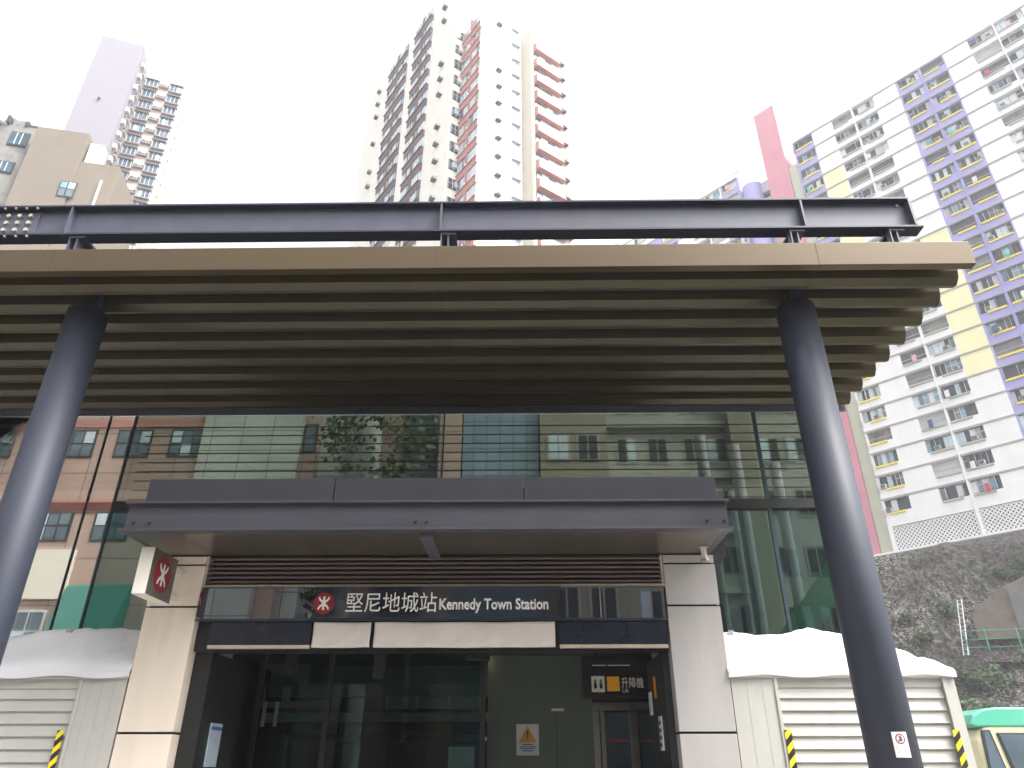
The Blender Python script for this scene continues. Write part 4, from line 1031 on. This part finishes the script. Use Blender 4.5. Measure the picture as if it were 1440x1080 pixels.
# ------------------------------------------------------------------ across the street, plus copies behind the glass standing in for reflections
def street(SIDE):
    """street fronts: SIDE 0 copies added behind the glass as stand-in reflections, SIDE 1 across the road"""
    fy = (lambda d: 25-d) if SIDE == 0 else (lambda d: -8+d)
    HM = 18.0 if SIDE == 0 else 12.5
    where = ('copied behind the station glass to stand in for its reflection', 'across the street from the station')[SIDE]
    def face(mb, x0, x1, z0, z1, d0, d1, m): return mb.box((x0, fy(d0), z0), (x1, fy(d1), min(z1, HM)), m)
    def win(x0, x1, z0, z1, d, root, fr='framedark', gl='wglass', n=3, rows=2):
        if z1 > HM-.3: return
        q = face(MB(), x0-.05, x1+.05, z0-.05, z1+.05, d+.004, d+.03, fr).build('window', root)
        m_ = MB(); wd = (x1-x0)/n; hh = (z1-z0)/rows
        for i in range(n):
            for j in range(rows): face(m_, x0+i*wd+.03, x0+(i+1)*wd-.03, z0+j*hh+.03, z0+(j+1)*hh-.03, d+.031, d+.045, gl if R.random() < .8 else 'wpale')
        m_.build('pane', q)
    pk = thing('granite_building', (-18, fy(-5), 0), 'pink granite clad building with green framed windows '+where, 'building')
    face(MB(), -30, -12.1, 0, 34, -12, 0, 'granite').build('wall', pk)
    for k in range(6):
        z = 8.65+3.2*k
        for X in (-25.6, -23.2, -20.6, -17.5, -15.35, -13.3)[(SIDE and 2):]: win(X, X+1.25, z, z+1.05, 0, pk)
    for k in range(6):
        if 10.15+3.2*k < HM: face(MB(), -30.02, -12.08, 9.85+3.2*k, 10.15+3.2*k, .003, .06, 'pinkband').build('string_course', pk)
    face(MB(), -18.4, -15.7, 6.6, 8.3, .003, .12, 'signwhite').build('blank_signboard', pk)
    y0, y1, y2 = fy(.02), fy(.9), fy(.2)
    MB().hexa([(-15.6, y0, 5.6), (-13.4, y0, 5.6), (-13.4, y1, 5.2), (-15.6, y1, 5.2), (-15.6, y0, 7.1), (-13.4, y0, 7.1), (-13.4, y2, 7.0), (-15.6, y2, 7.0)], 'awning').build('awning', pk)
    for i in range(5): win(-25+i*2.4, -23.4+i*2.4, 4.9, 6.2, 0, pk, 'frame', 'wglass', 3, 2)
    tl = thing('tiled_building', (-10, fy(-5), 0), 'pale green tiled building with a pink corner '+where, 'building')
    face(MB(), -12.08, -8.3, 0, 30, -10, .2, 'tilegreen').build('wall', tl)
    face(MB(), -8.298, -7.72, 0, 30, -10, 0, 'granite').build('pink_corner', tl)
    for k in range(7): win(-8.22, -7.80, 8.8+3.2*k, 9.9+3.2*k, 0, tl, 'framedark', 'wglass', 1, 2)
    face(MB(), -7.718, -7.1, 0, 30, -10, -.5, 'tilegreen').build('side_wall', tl)
    cw = thing('pillared_building', (-4, fy(-9), 0), 'pink pillared building with dark recesses '+where, 'building')
    face(MB(), -5.3, -4.72, 0, 24, -6, 0, 'granite').build('pillar', cw)
    face(MB(), -3.1, -2.25, 0, 24, -6, 0, 'granite').build('pillar', cw)
    face(MB(), -4.72, -3.1, 0, 22, -6, -1.5, 'wglass').build('glass_bay', cw)
    bl = thing('blue_building', (-.8, fy(-9), 0), 'blue glass office building '+where, 'building')
    face(MB(), -2.2, .66, 0, 32, -10, 0, 'bluewall').build('wall', bl)
    XE = 10.9 if SIDE == 0 else 24
    of = thing('old_flats', (6, fy(-9), 0), 'weathered old block of flats '+where, 'building')
    face(MB(), .7, 3.2, 0, 30, -10, .3, 'oldflat2').build('ochre_wall', of)
    face(MB(), 3.2, XE, 0, 34, -10, 0, 'oldflat').build('grey_wall', of)
    face(MB(), 7.7, 8.5, 0, 34, -1, .6, 'oldflat2').build('pier', of)
    for k in range(7):
        z = 3.3+2.05*k
        for X in (1.0, 2.1): win(X, X+.75, z, z+1.0, .3, of, 'oldflat', 'wdark', 2, 1)
        for X in (3.6, 4.75, 6.1, 6.95, 8.9, 9.9): win(X, X+.70, z, z+.95, 0, of, 'oldflat', 'wdark', 2, 1)
        if z+1.8 < HM: face(MB(), 3.21, 7.69, z+1.35, z+1.6, .003, .25, 'oldflat').build('balcony_slab', of)
    for X, h, lab in ((-6.3, 15 if SIDE == 0 else 11, 'tall street tree by the pale green tiled building '), (-3.9, 13.5 if SIDE == 0 else 10, 'shorter street tree between the pink pillars ')):
        if SIDE == 0: X -= .1
        y = fy(.9 if SIDE == 0 else -1.5)
        r = thing('street_tree', (X, y, 0), lab+where, 'tree', 'street trees')
        MB().tube((X, y, 0), (X, y, h*.7), .16, 'bark', 8, .07).build('trunk', r)
        m_ = MB(); cl_ = [Vector((X+R.gauss(0, .5), y+R.gauss(0, .5), h*(.5+.6*R.random()))) for _ in range(18)]
        for i in range(800 if SIDE == 0 else 1200):
            k = R.choice(cl_); p = k+Vector((R.gauss(0, .34), R.gauss(0, .34), R.gauss(0, .4))); s_ = .08+.08*R.random()
            u = Vector((R.gauss(0, 1), R.gauss(0, 1), R.gauss(0, 1))).normalized(); v = u.orthogonal()
            m_.poly([p-u*s_, p+v*s_*.6, p+u*s_, p-v*s_*.6], 'leaf' if R.random() < .7 else 'leafdark')
        m_.build('crown', r)
street(0); street(1)

if HAZE:
    m, nt, out = _nodes('haze_air')
    vp = nt.nodes.new('ShaderNodeVolumePrincipled'); vp.inputs['Color'].default_value = (.93, .95, 1, 1); vp.inputs['Density'].default_value = HAZE; vp.inputs['Anisotropy'].default_value = .2
    nt.links.new(vp.outputs[0], out.inputs['Volume'])
    M['haze'] = m
    tag(MB().box((-300, -150, -1.5), (300, 250, 112), 'haze').build('haze'), None, None, None, 'stuff')
